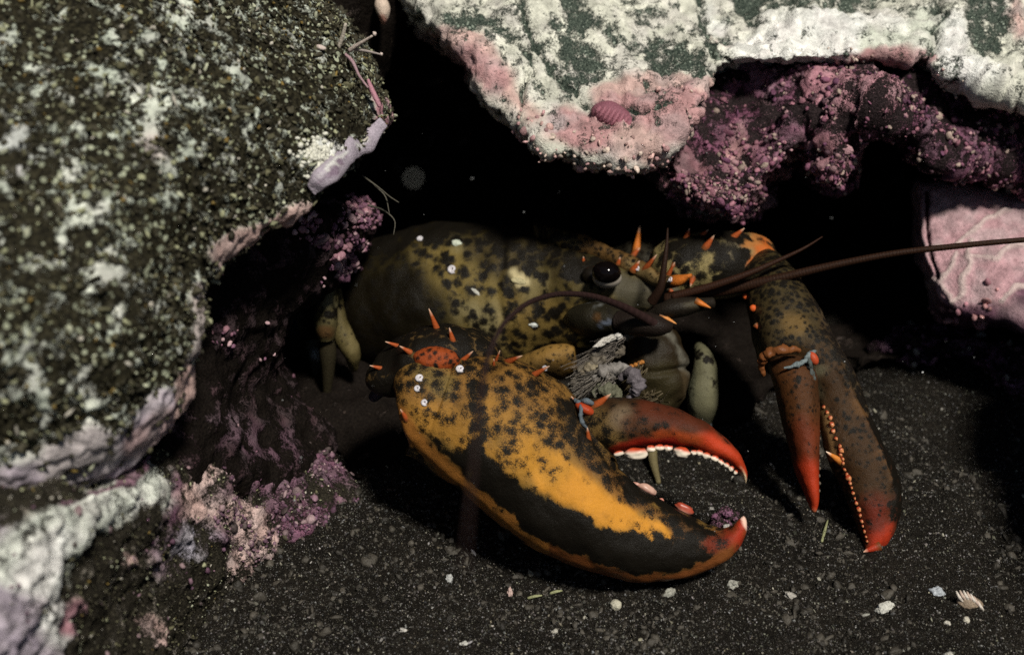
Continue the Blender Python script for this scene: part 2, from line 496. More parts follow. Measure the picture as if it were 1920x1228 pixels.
# --- low rock at lower left with white and purple crust
out = [(-260, 930), (0, 915), (180, 890), (300, 820), (400, 760), (480, 750), (560, 775), (610, 840), (640, 900), (668, 965), (650, 1005), (590, 1035), (520, 1075),
       (440, 1120), (360, 1190), (300, 1260), (260, 1400), (-260, 1400)]
ctrl = [(0, 960, .375), (150, 930, .395), (300, 880, .45), (450, 790, .54), (600, 850, .565), (660, 970, .548), (0, 1200, .37), (200, 1050, .415), (400, 950, .485), (520, 1060, .528),
        (350, 1180, .488), (-250, 1000, .36), (-200, 1350, .35), (200, 1350, .43)]
sh = rock_shape(out, ctrl, 0.07, 50, 0.018, 0.00125, step=9, rough_edge=10)
strokes = [
    ([(430, 800), (560, 860), (580, 960), (440, 960), (350, 940)], 80, 45, (.18, .09, .135), .47),
    ([(-100, 1080), (10, 1080), (20, 1228), (-50, 1350)], 85, 40, LAV, .80),
    ([(30, 1060), (110, 1000), (210, 945), (280, 905)], 52, 16, (.7, .74, .66), .76), ([(60, 1090), (110, 1040)], 44, 18, BWHITE, .78),
    ([(90, 1100), (85, 1150), (110, 1180)], 26, 14, BWHITE, .68), ([(150, 1040), (130, 1080)], 18, 12, WHITE, .56),
    ([(130, 935), (215, 905), (280, 870)], 8, 5, (.26, .14, .19), .62), ([(130, 1170), (150, 1140)], 18, 10, ROSE, .6),
    ([(300, 870), (320, 880)], 16, 10, WHITE, .58),
    ([(320, 930), (300, 950)], 24, 16, WHITE, .56), ([(390, 880), (370, 920), (380, 960)], 32, 16, PALEPINK, .63), ([(420, 900)], 22, 12, ROSE, .58),
    ([(430, 960), (470, 980), (480, 1030), (450, 1070)], 28, 14, PALEPINK, .64), ([(490, 1010)], 24, 14, PALEPINK, .66),
    ([(300, 1020), (310, 1050)], 28, 16, MAUVE, .58), ([(370, 1000), (360, 1030)], 26, 14, (.38, .36, .42), .56), ([(250, 1050)], 18, 12, PALEPINK, .55),
    ([(270, 1170), (280, 1200)], 14, 10, PALEPINK, .55), ([(350, 800)], 12, 8, PURPLE, .6),
    ([(540, 810), (580, 850), (600, 880)], 22, 12, PURPLE, .63), ([(470, 800), (490, 810)], 15, 8, ROSE, .6), ([(460, 870), (480, 890)], 22, 10, PURPLE, .64),
    ([(540, 960), (600, 980), (580, 1010)], 24, 14, PURPLE, .60), ([(655, 960)], 16, 8, PURPLE, .62), ([(520, 950)], 16, 10, PURPLE, .56),
]
low_rock, LR = finish_rock('crusted_rock', sh, M['low_rock'], (.3, .27, .22), .16, strokes, disp=((18, .005, 4), (100, .002, 3), (360, .0007, 2)), crust_n=.62, crust_s=190, wobk=16, seed=31, extra=knob_fn)
tag(low_rock, 'low dark rock with white and purple crust below the large boulder', 'rock')

# --- pale overhanging rock, top right
out = [(670, -260), (745, -20), (800, 55), (868, 128), (918, 190), (975, 250), (1030, 290), (1110, 312), (1200, 318), (1262, 282), (1335, 205), (1345, 150), (1400, 122), (1500, 120),
       (1620, 112), (1735, 118), (1765, 150), (1860, 172), (1960, 190), (2200, 230), (2200, -260)]
ctrl = [(800, 0, .59), (1000, 0, .59), (1300, 0, .61), (1600, 0, .615), (1900, 0, .61), (950, 190, .568), (1100, 240, .553), (1200, 290, .546), (1320, 180, .555), (1500, 90, .578), (1750, 90, .58), (1900, 150, .575),
        (1000, -250, .70), (1600, -250, .71), (2150, 0, .60), (2150, -250, .70), (700, -200, .68)]
sh = rock_shape(out, ctrl, 0.09, 45, 0.016, 0.0014, step=9, rough_edge=9)
DG = None
strokes = [
    ([(850, 40), (900, 25), (950, 60)], 30, 16, DG, 0.35), ([(880, 70), (940, 95)], 18, 10, DG, 0.40),
    ([(1080, -30), (1090, 60), (1110, 140)], 34, 18, DG, 0.33), ([(1060, 150), (1090, 140)], 20, 12, DG, 0.40), ([(1130, 30), (1160, 60)], 24, 14, DG, 0.40), ([(1160, -60), (1060, -60)], 40, 20, DG, 0.35),
    ([(1230, 95), (1300, 130)], 30, 14, DG, 0.33), ([(1210, 130), (1270, 150)], 16, 8, DG, 0.40),
    ([(1400, -20), (1450, 20), (1500, 25)], 34, 16, DG, 0.27), ([(1390, 40), (1400, 60)], 18, 10, DG, 0.35), ([(1560, -30), (1610, -10)], 34, 18, DG, 0.40), ([(1690, 20), (1700, 40)], 18, 10, DG, 0.42),
    ([(1840, -20), (1850, 50), (1830, 100)], 36, 16, DG, 0.29), ([(1870, 80), (1860, 110)], 20, 10, DG, 0.40),
    ([(1400, 85), (1460, 60), (1560, 70), (1660, 60)], 46, 14, (.88, .89, .84), .9), ([(1530, 40), (1600, 60)], 24, 12, BWHITE, .9), ([(1330, 0), (1350, 30)], 26, 14, BWHITE, .8), ([(1780, 60), (1790, 120), (1860, 150)], 24, 12, BWHITE, .82),
    ([(1640, 80), (1720, 90), (1740, 30)], 26, 14, (.68, .72, .62), .78),
    ([(830, 70), (900, 90), (950, 170), (1000, 215)], 28, 12, PALEPINK, .82), ([(880, 110), (930, 150)], 26, 12, PINK, .82),
    ([(1130, 175), (1200, 155), (1270, 165)], 32, 12, PALEPINK, .84), ([(1130, 195), (1230, 190), (1320, 170)], 20, 8, PINK, .82),
    ([(1060, 230), (1150, 245), (1240, 240), (1310, 205)], 38, 16, PINK, .82), ([(1180, 275), (1220, 280)], 26, 12, PALEPINK, .84), ([(1040, 225)], 20, 10, (.5, .4, .4), .8),
    ([(1330, 40), (1345, 60), (1380, 90)], 10, 6, PALEPINK, .7), ([(1900, 20), (1910, 80)], 20, 10, PALEPINK, .74),
    ([(1350, 145), (1320, 160)], 10, 5, PALEPINK, .75), ([(1600, 112), (1740, 110)], 10, 6, PINK, .7),
]
cracks = [[(985, -40), (988, 60), (985, 120), (982, 185)], [(990, 75), (1020, 110), (1050, 150), (1085, 170)], [(1310, -40), (1322, 20), (1335, 75)], [(1765, -30), (1760, 60), (1745, 110)],
          [(1100, 190), (1150, 198), (1210, 212)], [(1335, 80), (1365, 105)], [(1200, 212), (1290, 195), (1330, 190)]]
def crack_fn(v, px, py, c, am, h):
    w = fbm(v, 130, 2, 77)
    for i, cr in enumerate(cracks):
        d = seg_dist(px + 16 * w, py + 8 * fbm(v, 60, 2, 78), cr)
        wd = 12 if i in (2,) else 6
        k = 1 - sstep(wd * .4, wd * 1.4, d)
        h = h - .0035 * k
        am = am - .45 * k
    # fibrous vertical relief of the pale crust
    q = np.stack([px / 6.0, py / 26.0, px * 0], 1)
    h = h + .0009 * vnoise(q, 5)
    am = am + .16 * vnoise(q, 8) * (am < .83)
    return c, am, h
top_rock, TR = finish_rock('overhang_rock', sh, M['top_rock'], (.68, .69, .59), .69, strokes, disp=((14, .007, 4), (80, .0022, 3), (300, .0012, 2)), crust_n=.60, crust_s=170, wobk=18, seed=41, extra=crack_fn)
tag(top_rock, 'pale rock with white, green and pink crust overhanging the lobster', 'rock')

# --- purple nodular rock hanging under the overhang
out = [(1215, 170), (1230, 330), (1285, 388), (1375, 412), (1440, 375), (1492, 300), (1520, 262), (1535, 330), (1572, 352), (1600, 300), (1620, 235), (1740, 300), (1850, 320), (1930, 370), (2150, 400), (2150, 175), (1750, 142), (1500, 135), (1330, 150)]
ctrl = [(1250, 330, .575), (1350, 340, .562), (1440, 330, .565), (1400, 200, .60), (1560, 300, .565), (1570, 180, .575), (1660, 210, .56), (1760, 200, .585), (1850, 250, .592), (1900, 330, .606), (2100, 300, .605), (1300, 150, .60), (1900, 120, .62)]
sh = rock_shape(out, ctrl, 0.08, 45, 0.02, 0.00115, step=9, rough_edge=12)
strokes = [([(1300, 330), (1380, 380), (1440, 310)], 60, 25, (.28, .14, .16), .56), ([(1450, 270)], 40, 20, (.24, .11, .16), .7), ([(1560, 300)], 40, 18, (.28, .14, .16), .56),
           ([(1370, 260), (1390, 240)], 30, 16, PINK, .6), ([(1340, 150), (1430, 150), (1460, 190)], 26, 14, (.33, .18, .24), .62), ([(1530, 170), (1570, 190), (1650, 190)], 30, 16, ROSE, .58),
           ([(1760, 240), (1800, 260)], 30, 14, PURPLE, .58), ([(1860, 200), (1900, 180)], 30, 14, ROSE, .56), ([(1850, 270), (1900, 340)], 34, 14, PURPLE, .52)]
purple_rock, PR = finish_rock('nodular_rock', sh, M['purple_rock'], (.2, .08, .13), .3, strokes, disp=((22, .008, 4), (95, .0036, 3)), crust_n=.95, crust_s=150, wobk=18, seed=51, extra=knob_fn)
tag(purple_rock, 'dark nodular rock with purple crust tucked under the pale overhang', 'rock')

# --- pink slab at the right edge
out = [(1712, 336), (1736, 334), (1800, 338), (1900, 360), (2150, 400), (2150, 690), (1960, 640), (1880, 605), (1800, 602), (1762, 572), (1742, 522), (1722, 492), (1713, 440)]
ctrl = [(1720, 340, .626), (1900, 380, .620), (1730, 480, .612), (1850, 480, .600), (1800, 600, .598), (1950, 600, .588), (2100, 500, .588)]
sh = rock_shape(out, ctrl, 0.12, 22, 0.01, 0.0012, step=7, rough_edge=5)
veins = [[(1740, 460), (1800, 445), (1830, 420), (1870, 400), (1890, 390)], [(1790, 470), (1785, 505), (1760, 525), (1740, 525)], [(1820, 470), (1815, 510), (1795, 560), (1785, 575)],
         [(1825, 480), (1860, 490), (1900, 465), (1930, 455)], [(1830, 440), (1820, 470)], [(1770, 530), (1785, 570)], [(1870, 400), (1900, 395)], [(1880, 560), (1920, 530)]]
def vein_fn(v, px, py, c, am, h):
    w = fbm(v, 90, 3, 87)
    for cr in veins:
        d = seg_dist(px + 10 * w, py + 10 * fbm(v, 90, 2, 99), cr)
        k = 1 - sstep(2.5, 7, d)
        c = c * (1 - k[:, None]) + np.array([.66, .52, .5]) * k[:, None]
        h = h + .0012 * k
    d = seg_dist(px + 4 * w, py, [(1740, 350), (1738, 400), (1738, 470), (1755, 520)])
    k = 1 - sstep(2, 6, d)
    am = am - .8 * k; h = h - .003 * k
    d = seg_dist(px, py, [(1732, 358)])
    k = 1 - sstep(7, 12, d); am = am - k; h = h - .004 * k
    return c, am, h
strokes = [([(1760, 590), (1850, 600), (1960, 620)], 26, 14, PURPLE, .66), ([(1940, 560)], 40, 20, PURPLE, .7)]
slab, SL = finish_rock('pink_rock', sh, M['pink_slab'], (.56, .34, .37), .84, strokes, disp=((16, .003, 3), (120, .0007, 3)), crust_n=.28, crust_s=200, wobk=10, seed=61, extra=vein_fn)
tag(slab, 'smooth pink rock with white veins at the right edge', 'rock')

# --- dim purple rubble under the pink slab
out = [(1640, 660), (1690, 615), (1770, 600), (1860, 610), (1960, 620), (2200, 640), (2200, 800), (1940, 760), (1820, 700), (1720, 690)]
ctrl = [(1660, 660, .65), (1760, 630, .65), (1880, 650, .635), (2100, 700, .62), (1850, 700, .63)]
sh = rock_shape(out, ctrl, 0.08, 30, 0.012, 0.0016, step=7, rough_edge=10)
rubble, RB = finish_rock('purple_rubble_rock', sh, M['purple_rock'], (.2, .09, .16), .42, [([(1810, 630)], 26, 12, PURPLE, .6)], disp=((25, .006, 4), (120, .002, 3)), seed=71)
tag(rubble, 'dim purple rubble rock on the sand below the pink rock', 'rock')

# --- near-black rock laid on the crevice floor to stand for cave shade
out = [(1080, 590), (1200, 570), (1380, 560), (1540, 570), (1660, 600), (1720, 640), (1700, 672), (1600, 690), (1500, 705), (1440, 730), (1380, 790), (1280, 800), (1120, 760)]
ctrl = [(1150, 620, .68), (1300, 640, .665), (1500, 630, .668), (1660, 640, .655), (1350, 760, .615), (1480, 690, .635), (1150, 720, .655)]
sh = rock_shape(out, ctrl, 0.06, 30, 0.012, 0.0022, step=8, rough_edge=10)
shade_ledge, LG = finish_rock('shade_ledge_rock', sh, M['cave'], (.08, .06, .05), .2, [], disp=((25, .006, 4), (120, .002, 3)), seed=73)
tag(shade_ledge, 'near-black rock added as cave shade on the crevice floor behind the pincer claw', 'rock')
out = [(500, 650), (560, 620), (640, 640), (720, 690), (790, 760), (780, 850), (720, 900), (660, 905), (600, 830), (520, 760)]  # second near-black rock, in place of shade left of the crusher
ctrl = [(540, 680, .64), (640, 700, .63), (720, 780, .605), (660, 860, .58), (740, 860, .578), (560, 760, .61)]
sh = rock_shape(out, ctrl, 0.05, 40, 0.012, 0.0022, step=8, rough_edge=8)
shade_foot, FT = finish_rock('shade_foot_rock', sh, M['cave'], (.08, .06, .05), .2, [], disp=((25, .005, 4), (120, .002, 3)), seed=74)
tag(shade_foot, 'low near-black rock added as cave shade left of the crusher', 'rock')

# --- cave roof, cave back, gap rock, and an unseen boulder added to shade the sand
def blob_rock(name, label, boxes, vox, mat, seed, disp=.02, base=(.08, .06, .05)):
    vs_, fs_, k = [], [], 0
    for (cx, cy, cz, rx, ry, rz) in boxes:
        n, m = 24, 12
        th = np.linspace(0, 2 * math.pi, n, endpoint=False); ph = np.linspace(0, math.pi, m + 1)[1:-1]
        v = [(0, 0, 1)]
        for p_ in ph:
            for t_ in th:
                x = math.sin(p_) * math.cos(t_); y = math.sin(p_) * math.sin(t_); z = math.cos(p_)
                g = lambda q: math.copysign(abs(q) ** .6, q)
                v.append((g(x), g(y), g(z)))
        v.append((0, 0, -1))
        f = [[0, 1 + i, 1 + (i + 1) % n] for i in range(n)]
        for r in range(m - 2):
            for i in range(n):
                a = 1 + r * n + i; b = 1 + r * n + (i + 1) % n
                f.append([a, a + n, b + n, b])
        e = 1 + (m - 2) * n
        f += [[e + (i + 1) % n, e + i, len(v) - 1] for i in range(n)]
        v = np.array(v) * [rx, ry, rz] + [cx, cy, cz]
        vs_.append(v); fs_ += [[q + k for q in x] for x in f]; k += len(v)
    o = finish_rock(name, remesh(np.concatenate(vs_), fs_, vox, 10), mat, base, .3, [], disp=((8, disp, 5), (60, disp * .15, 3)), seed=seed)[0]
    tag(o, label, 'rock')
    return o
blob_rock('cave_rock', 'dark silty rock at the back of the crevice behind the lobster', [(0.05, 0.88, 0.10, 0.50, 0.16, 0.34)], .006, M['cave'], 81)
blob_rock('roof_rock', 'dark boulder roofing the crevice above the lobster', [(0.16, 0.84, 0.36, 0.55, 0.22, 0.11), (0.06, 0.70, 0.42, 0.30, 0.10, 0.06)], .006, M['cave'], 82)
blob_rock('side_shade_rock', 'unseen dark boulder added beyond the right edge to shade the sand', [(0.31, 0.385, 0.05, 0.095, 0.095, 0.09)], .005, M['cave'], 83, disp=.012)  # out of view, added to cast shade over the sand at right
blob_rock('gap_rock', 'dark rock wedged in the gap between boulder and overhang', [(-0.13, 0.66, 0.26, 0.11, 0.08, 0.19)], .004, M['cave'], 84, disp=.012)

# ---------------------------------------------------------------- sand
def grid_axis(lo, hi, fa, fb, fine):
    return np.concatenate([np.linspace(lo, fa, 14)[:-1], np.arange(fa, fb, fine), np.linspace(fb, hi, 14)])
gx = grid_axis(-3, 3, -.24, .30, .0016); gy = grid_axis(-1.5, 5, .33, .68, .0016)
X, Y = np.meshgrid(gx, gy)
pv = np.stack([X.ravel(), Y.ravel(), X.ravel() * 0], 1)
def sand_h(p):
    q = p.copy(); q[:, 2] = 0
    return .006 * fbm(q, 12, 3, 101) + .0018 * fbm(q, 60, 3, 102) + .0013 * fbm(q, 240, 2, 103)
pv[:, 2] = sand_h(pv)
H, W = X.shape
ii = np.arange(H * W).reshape(H, W)
F = np.stack([ii[:-1, :-1].ravel(), ii[:-1, 1:].ravel(), ii[1:, 1:].ravel(), ii[1:, :-1].ravel()], 1)
m, nt, b = nodes('dark_sand'); N = NT(nt)
tc = N.n('ShaderNodeTexCoord').outputs['Object']
n1 = N.noise(tc, 2200, 3, .7); n2 = N.noise(tc, 500, 4, .6); n3 = N.noise(tc, 40, 3, .6)
c = N.mix(N.ramp(n1.outputs['Fac'], .38, .66), (.0055, .0046, .0036), (.040, .034, .026))
c = N.mix(N.math('MULTIPLY', N.ramp(n2.outputs['Fac'], .45, .75), .6), c, (.052, .044, .034))
c = N.mix(N.ramp(n3.outputs['Fac'], .35, .7), c, (.6, .6, .6), 'MULTIPLY')
vo = N.vor(tc, 1100)
c = N.mix(N.ramp(vo.outputs['Distance'], .22, .16), c, (.14, .13, .11))
N.l(c, b.inputs['Base Color']); b.inputs['Roughness'].default_value = .7; b.inputs['Specular IOR Level'].default_value = .12
hh = N.math('ADD', n1.outputs['Fac'], n2.outputs['Fac'])
N.l(N.bump(hh, .0030, 1.0), b.inputs['Normal'])
M['sand'] = m
sand = mk('ground', pv, F, M['sand'], None, None)
tag(sand, 'dark grey sandy sea floor', None, None, 'structure')

# ---------------------------------------------------------------- scattering
OCT_V = np.array([(1, 0, 0), (-1, 0, 0), (0, 1, 0), (0, -1, 0), (0, 0, 1), (0, 0, -1)], float)
OCT_F = np.array([(0, 2, 4), (2, 1, 4), (1, 3, 4), (3, 0, 4), (2, 0, 5), (1, 2, 5), (3, 1, 5), (0, 3, 5)])
def ico(sub):
    t = (1 + 5 ** .5) / 2
    v = [(-1, t, 0), (1, t, 0), (-1, -t, 0), (1, -t, 0), (0, -1, t), (0, 1, t), (0, -1, -t), (0, 1, -t), (t, 0, -1), (t, 0, 1), (-t, 0, -1), (-t, 0, 1)]
    f = [(0, 11, 5), (0, 5, 1), (0, 1, 7), (0, 7, 10), (0, 10, 11), (1, 5, 9), (5, 11, 4), (11, 10, 2), (10, 7, 6), (7, 1, 8), (3, 9, 4), (3, 4, 2), (3, 2, 6), (3, 6, 8), (3, 8, 9), (4, 9, 5), (2, 4, 11), (6, 2, 10), (8, 6, 7), (9, 8, 1)]
    v = [np.array(x) / np.linalg.norm(x) for x in v]
    for _ in range(sub):
        c = {}; nf = []
        def mid(a, b):
            k = (min(a, b), max(a, b))
            if k not in c:
                m_ = v[a] + v[b]; v.append(m_ / np.linalg.norm(m_)); c[k] = len(v) - 1
            return c[k]
        for a, b_, d in f:
            x, y, z = mid(a, b_), mid(b_, d), mid(d, a)
            nf += [(a, x, z), (b_, y, x), (d, z, y), (x, y, z)]
        f = nf
    return np.array(v), np.array(f)
ICO1 = ico(1); ICO2 = ico(2); ICO3 = ico(3)
def rand_rot(n):
    q = rng.normal(size=(n, 4)); q /= np.linalg.norm(q, axis=1)[:, None]
    w, x, y, z = q.T
    return np.stack([np.stack([1 - 2 * (y * y + z * z), 2 * (x * y - z * w), 2 * (x * z + y * w)], -1),
                     np.stack([2 * (x * y + z * w), 1 - 2 * (x * x + z * z), 2 * (y * z - x * w)], -1),
                     np.stack([2 * (x * z - y * w), 2 * (y * z + x * w), 1 - 2 * (x * x + y * y)], -1)], 1)
def scatter(pts, size, cols, tv, tf, stretch=(1, 1, 1), jit=.25, rot=None):
    n = len(pts); k = len(tv)
    v = np.tile(tv, (n, 1, 1)) * (1 + jit * rng.normal(size=(n, k, 1)).clip(-2, 2))
    v = v * np.asarray(stretch) * (1 + .35 * rng.normal(size=(n, 1, 3)).clip(-1.8, 1.8)) * np.asarray(size)[:, None, None]
    R = rand_rot(n) if rot is None else rot
    v = np.einsum('nij,nkj->nki', R, v) + pts[:, None, :]
    f = (tf[None] + (np.arange(n) * k)[:, None, None]).reshape(-1, tf.shape[1])
    return v.reshape(-1, 3), f, np.repeat(cols, k, 0)
def sample_surface(R, n, weight):
    v, nrm, f, px, py, am = R
    w = weight(v, nrm, px, py, am)
    toc = CAM - v; toc /= np.linalg.norm(toc, axis=1)[:, None]
    w = w * (np.einsum('ij,ij->i', nrm, toc) > -.05) * (px > -40) * (px < 1960) * (py > -40) * (py < 1268)
    w = w / w.sum()
    i = rng.choice(len(v), n, p=w)
    return v[i] + rng.normal(size=(n, 3)) * .0004, nrm[i], px[i], py[i], am[i]

# sand grains and shell grit
def sand_pts(n, near=0.0):
    px = rng.uniform(-60, 1980, n * 2); py = rng.uniform(640, 1250, n * 2)
    d = ground_d(py); keep = rng.uniform(size=n * 2) < .8
    p = P(px, py, d)[keep][:n]
    p[:, 2] = sand_h(p)
    return p
n = 95000
p = sand_pts(n)
sz = .00018 * np.exp(rng.normal(size=len(p)) * .45); sz = np.minimum(sz, .0006)
val = np.exp(rng.normal(size=len(p)) * .85) * .05
val = np.clip(val, .012, .18)
tint = np.stack([val * rng.uniform(.95, 1.15, len(p)), val, val * rng.uniform(.7, 1.05, len(p))], 1)
p[:, 2] += sz * .4
v, f, c = scatter(p, sz, tint, OCT_V, OCT_F)
grit = mk('sand_grains', v, f, M['grain'], sand, c, smooth=False, kind='stuff')
n = 480
p = sand_pts(n)
sz = np.minimum(.00042 * np.exp(rng.normal(size=len(p)) * .45), .0012)
val = rng.uniform(.08, .5, len(p)) ** 1.3
tint = np.stack([val, val * .96, val * rng.uniform(.7, 1.0, len(p))], 1)
p[:, 2] += sz * .3
v, f, c = scatter(p, sz, tint, *ICO1, stretch=(1.2, .8, .5), jit=.12)
grit2 = mk('shell_grit', v, f, M['pebble'], sand, c, smooth=False, kind='stuff')

# loose clods that make the sand uneven
n = 7000
p = sand_pts(n); p = p[fbm(p * [1, 1, 0], 25, 3, 7) > -.15]; n = len(p)
sz = np.minimum(.00065 * np.exp(rng.normal(size=n) * .5), .0020)
val = rng.uniform(.012, .06, n)
p[:, 2] -= sz * .25
v, f, c = scatter(p, sz, np.stack([val * 1.12, val, val * .8], 1), *ICO1, stretch=(1.3, 1.0, .7), jit=.16)
mk('sand_clods', v, f, M['pebble'], sand, c, smooth=True, kind='stuff')

# turf tufts and crust bits on the boulder
n = 9000
pt, nr, px, py, am = sample_surface(LB, n, lambda v, nn, px, py, am: (.15 + sstep(-.15, .3, am + .25 * fbm(v, 120, 3, 5))) * (am < .66))
sz = np.minimum(.00042 * np.exp(rng.normal(size=n) * .42), .0011)
pal = np.array([(.42, .44, .32), (.30, .31, .19), (.50, .47, .40), (.20, .14, .04), (.06, .055, .035), (.04, .036, .022), (.11, .105, .06)])
ci = rng.choice(7, n, p=[.07, .09, .02, .03, .26, .33, .20])
v, f, c = scatter(pt + nr * .0004, sz, pal[ci] * rng.uniform(.45, 1.0, (n, 1)), *ICO1, stretch=(1.5, 1.0, .7), jit=.28)
mk('turf_tufts', v, f, M['bits'], left_boulder, c, smooth=True, kind='stuff')
# silt bits on the low rock
n = 7000
pt, nr, px, py, am = sample_surface(LR, n, lambda v, nn, px, py, am: np.where(am < .45, 1.0, .15))
sz = .00022 * np.exp(rng.normal(size=n) * .5)
ci = rng.choice(7, n, p=[.05, .06, .04, .01, .34, .34, .16])
v, f, c = scatter(pt + nr * .0003, sz, pal[ci] * rng.uniform(.6, 1.2, (n, 1)), *ico(0), stretch=(1.5, .9, .6))
mk('silt_bits', v, f, M['bits'], low_rock, c, smooth=True, kind='stuff')

# coralline nodules: knobbly growth on rocks
def nodules(R, parent, n, weight, size, cols, seed=0, up=.0):
    pt, nr, px, py, am = sample_surface(R, n, weight)
    sz = size * np.exp(rng.normal(size=n) * .4)
    ci = rng.integers(0, len(cols), n)
    cc = np.asarray(cols)[ci] * rng.uniform(.55, 1.25, (n, 1))
    v, f, c = scatter(pt + nr * (sz * .35)[:, None], sz, cc, *ICO1, jit=.10)
    return mk('coralline_nodules', v, f, M['nodule'], parent, c, smooth=True, kind='stuff')
def near(px, py, spots):
    w = np.zeros(len(px))
    for x, y, r, k in spots:
        w = np.maximum(w, k * (1 - sstep(r * .6, r * 1.1, np.hypot(px - x, py - y))))
    return w
PN = [(.30, .135, .17), (.19, .075, .12), (.38, .22, .24), (.11, .042, .08), (.34, .26, .22), (.23, .09, .135), (.06, .03, .04)]
nodules(PR, purple_rock, 4600, lambda v, nn, px, py, am: near(px, py, [(1310, 350, 60, 1), (1390, 330, 60, 1), (1380, 385, 45, 1.2), (1375, 265, 45, .9), (1450, 275, 50, .8), (1560, 310, 48, 1.2), (1480, 170, 60, .25), (1560, 180, 60, .5),
        (1650, 190, 60, .4), (1770, 250, 55, .5), (1880, 190, 60, .6), (1900, 320, 60, .8), (1840, 280, 60, .7), (1700, 200, 60, .6), (1340, 160, 50, .5)]) + .03, .00062, PN)
nodules(TR, top_rock, 800, lambda v, nn, px, py, am: near(px, py, [(1000, 240, 40, 1), (1050, 270, 40, 1), (1110, 290, 40, 1), (1180, 300, 40, 1), (1230, 290, 30, 1), (1290, 240, 25, .7), (940, 190, 25, .4), (1600, 115, 40, .3), (1780, 150, 30, .4), (1270, 180, 40, .25)]) + .002, .00068, [(.52, .34, .31), (.45, .27, .27), (.58, .47, .40)])
nodules(LR, low_rock, 1900, lambda v, nn, px, py, am: near(px, py, [(480, 800, 40, .8), (580, 850, 40, 1), (600, 890, 30, 1), (470, 880, 40, .9), (420, 890, 30, .6), (550, 970, 50, 1), (600, 990, 40, 1), (655, 965, 22, 1), (480, 1030, 40, .6), (430, 970, 40, .5), (350, 810, 14, .7)]) + .012, .00050,
        [(.155, .085, .125), (.21, .125, .16), (.12, .06, .095), (.27, .19, .20), (.08, .06, .058)])
nodules(WR, wall_rock, 900, lambda v, nn, px, py, am: near(px, py, [(575, 425, 28, 1), (600, 450, 24, .9), (665, 405, 30, 1.2), (650, 450, 26, 1), (645, 495, 28, 1), (410, 630, 22, .5)]) + .003, .0007, [(.29, .15, .18), (.21, .10, .14), (.38, .25, .27), (.15, .07, .11)])
nodules(SL, slab, 60, lambda v, nn, px, py, am: near(px, py, [(1860, 545, 22, 1), (1830, 575, 26, 1), (1890, 565, 20, .8), (1780, 580, 30, .5)]), .0011, [(.5, .26, .26), (.42, .2, .24)])
nodules(RB, rubble, 120, lambda v, nn, px, py, am: am * 0 + 1.0, .0012, [(.2, .1, .17), (.28, .15, .2), (.3, .28, .25)])

# ---------------------------------------------------------------- lofted shell pieces
def catmull(A, n):
    A = np.asarray(A, float); m = len(A)
    d = np.concatenate([[0], np.cumsum(np.maximum(np.hypot(*(np.diff((A[:, 0:2] + A[:, 2:4]) / 2, axis=0).T)), 1e-3))]) if A.shape[1] >= 4 else np.arange(m)
    t = np.linspace(0, d[-1], n)
    # Hermite with finite difference slopes
    s = np.gradient(A, d, axis=0)
    i = np.clip(np.searchsorted(d, t, side='right') - 1, 0, m - 2)
    h = (d[i + 1] - d[i])[:, None]; u = ((t - d[i]) / (d[i + 1] - d[i]))[:, None]
    h00 = 2 * u ** 3 - 3 * u ** 2 + 1; h10 = u ** 3 - 2 * u ** 2 + u; h01 = -2 * u ** 3 + 3 * u ** 2; h11 = u ** 3 - u ** 2
    return h00 * A[i] + h10 * h * s[i] + h01 * A[i + 1] + h11 * h * s[i + 1]
def loft(st, nr=60, ns=32, e1=1.0, e2=1.0):
    """st rows: edge pixel tx,ty, other edge bx,by, depth at t, depth at b, half thickness.  Returns verts, faces, theta, u"""
    A = catmull(st, nr)
    T = P(A[:, 0], A[:, 1], A[:, 4]); B = P(A[:, 2], A[:, 3], A[:, 5]); th = np.maximum(A[:, 6], 2e-4)
    c = (T + B) / 2; a = (T - B) / 2
    tg = np.gradient(c, axis=0); n = np.cross(tg, a); n /= np.linalg.norm(n, axis=1)[:, None] + 1e-12
    if (n @ AF).mean() > 0: n = -n
    for _ in range(3):
        n[1:-1] = (n[:-2] + n[1:-1] * 2 + n[2:]) / 4
    n /= np.linalg.norm(n, axis=1)[:, None]
    ang = np.linspace(0, 2 * math.pi, ns, endpoint=False)
    g = lambda x, e: np.sign(x) * np.abs(x) ** e
    co, si = g(np.cos(ang), e1), g(np.sin(ang), e2)
    v = c[:, None] + a[:, None] * co[None, :, None] + (n * th[:, None])[:, None] * si[None, :, None]
    v = v.reshape(-1, 3)
    v = np.concatenate([v, [c[0], c[-1]]])
    i = np.arange(nr * ns).reshape(nr, ns); j = np.roll(i, -1, 1)
    q = np.stack([i[:-1].ravel(), j[:-1].ravel(), j[1:].ravel(), i[1:].ravel()], 1)
    f = [list(map(int, x)) for x in q]
    k0, k1 = nr * ns, nr * ns + 1
    f += [[k0, int(j[0, s]), int(i[0, s])] for s in range(ns)] + [[k1, int(i[-1, s]), int(j[-1, s])] for s in range(ns)]
    theta = np.concatenate([np.tile(ang, nr), [0, 0]]); u = np.concatenate([np.repeat(np.linspace(0, 1, nr), ns), [0, 1]])
    return v, f, theta, u
def vnormals(v, f):
    n = np.zeros_like(v)
    for q in f:
        w = np.cross(v[q[1]] - v[q[0]], v[q[2]] - v[q[0]])
        for i in q: n[i] += w
    return n / (np.linalg.norm(n, axis=1)[:, None] + 1e-15)
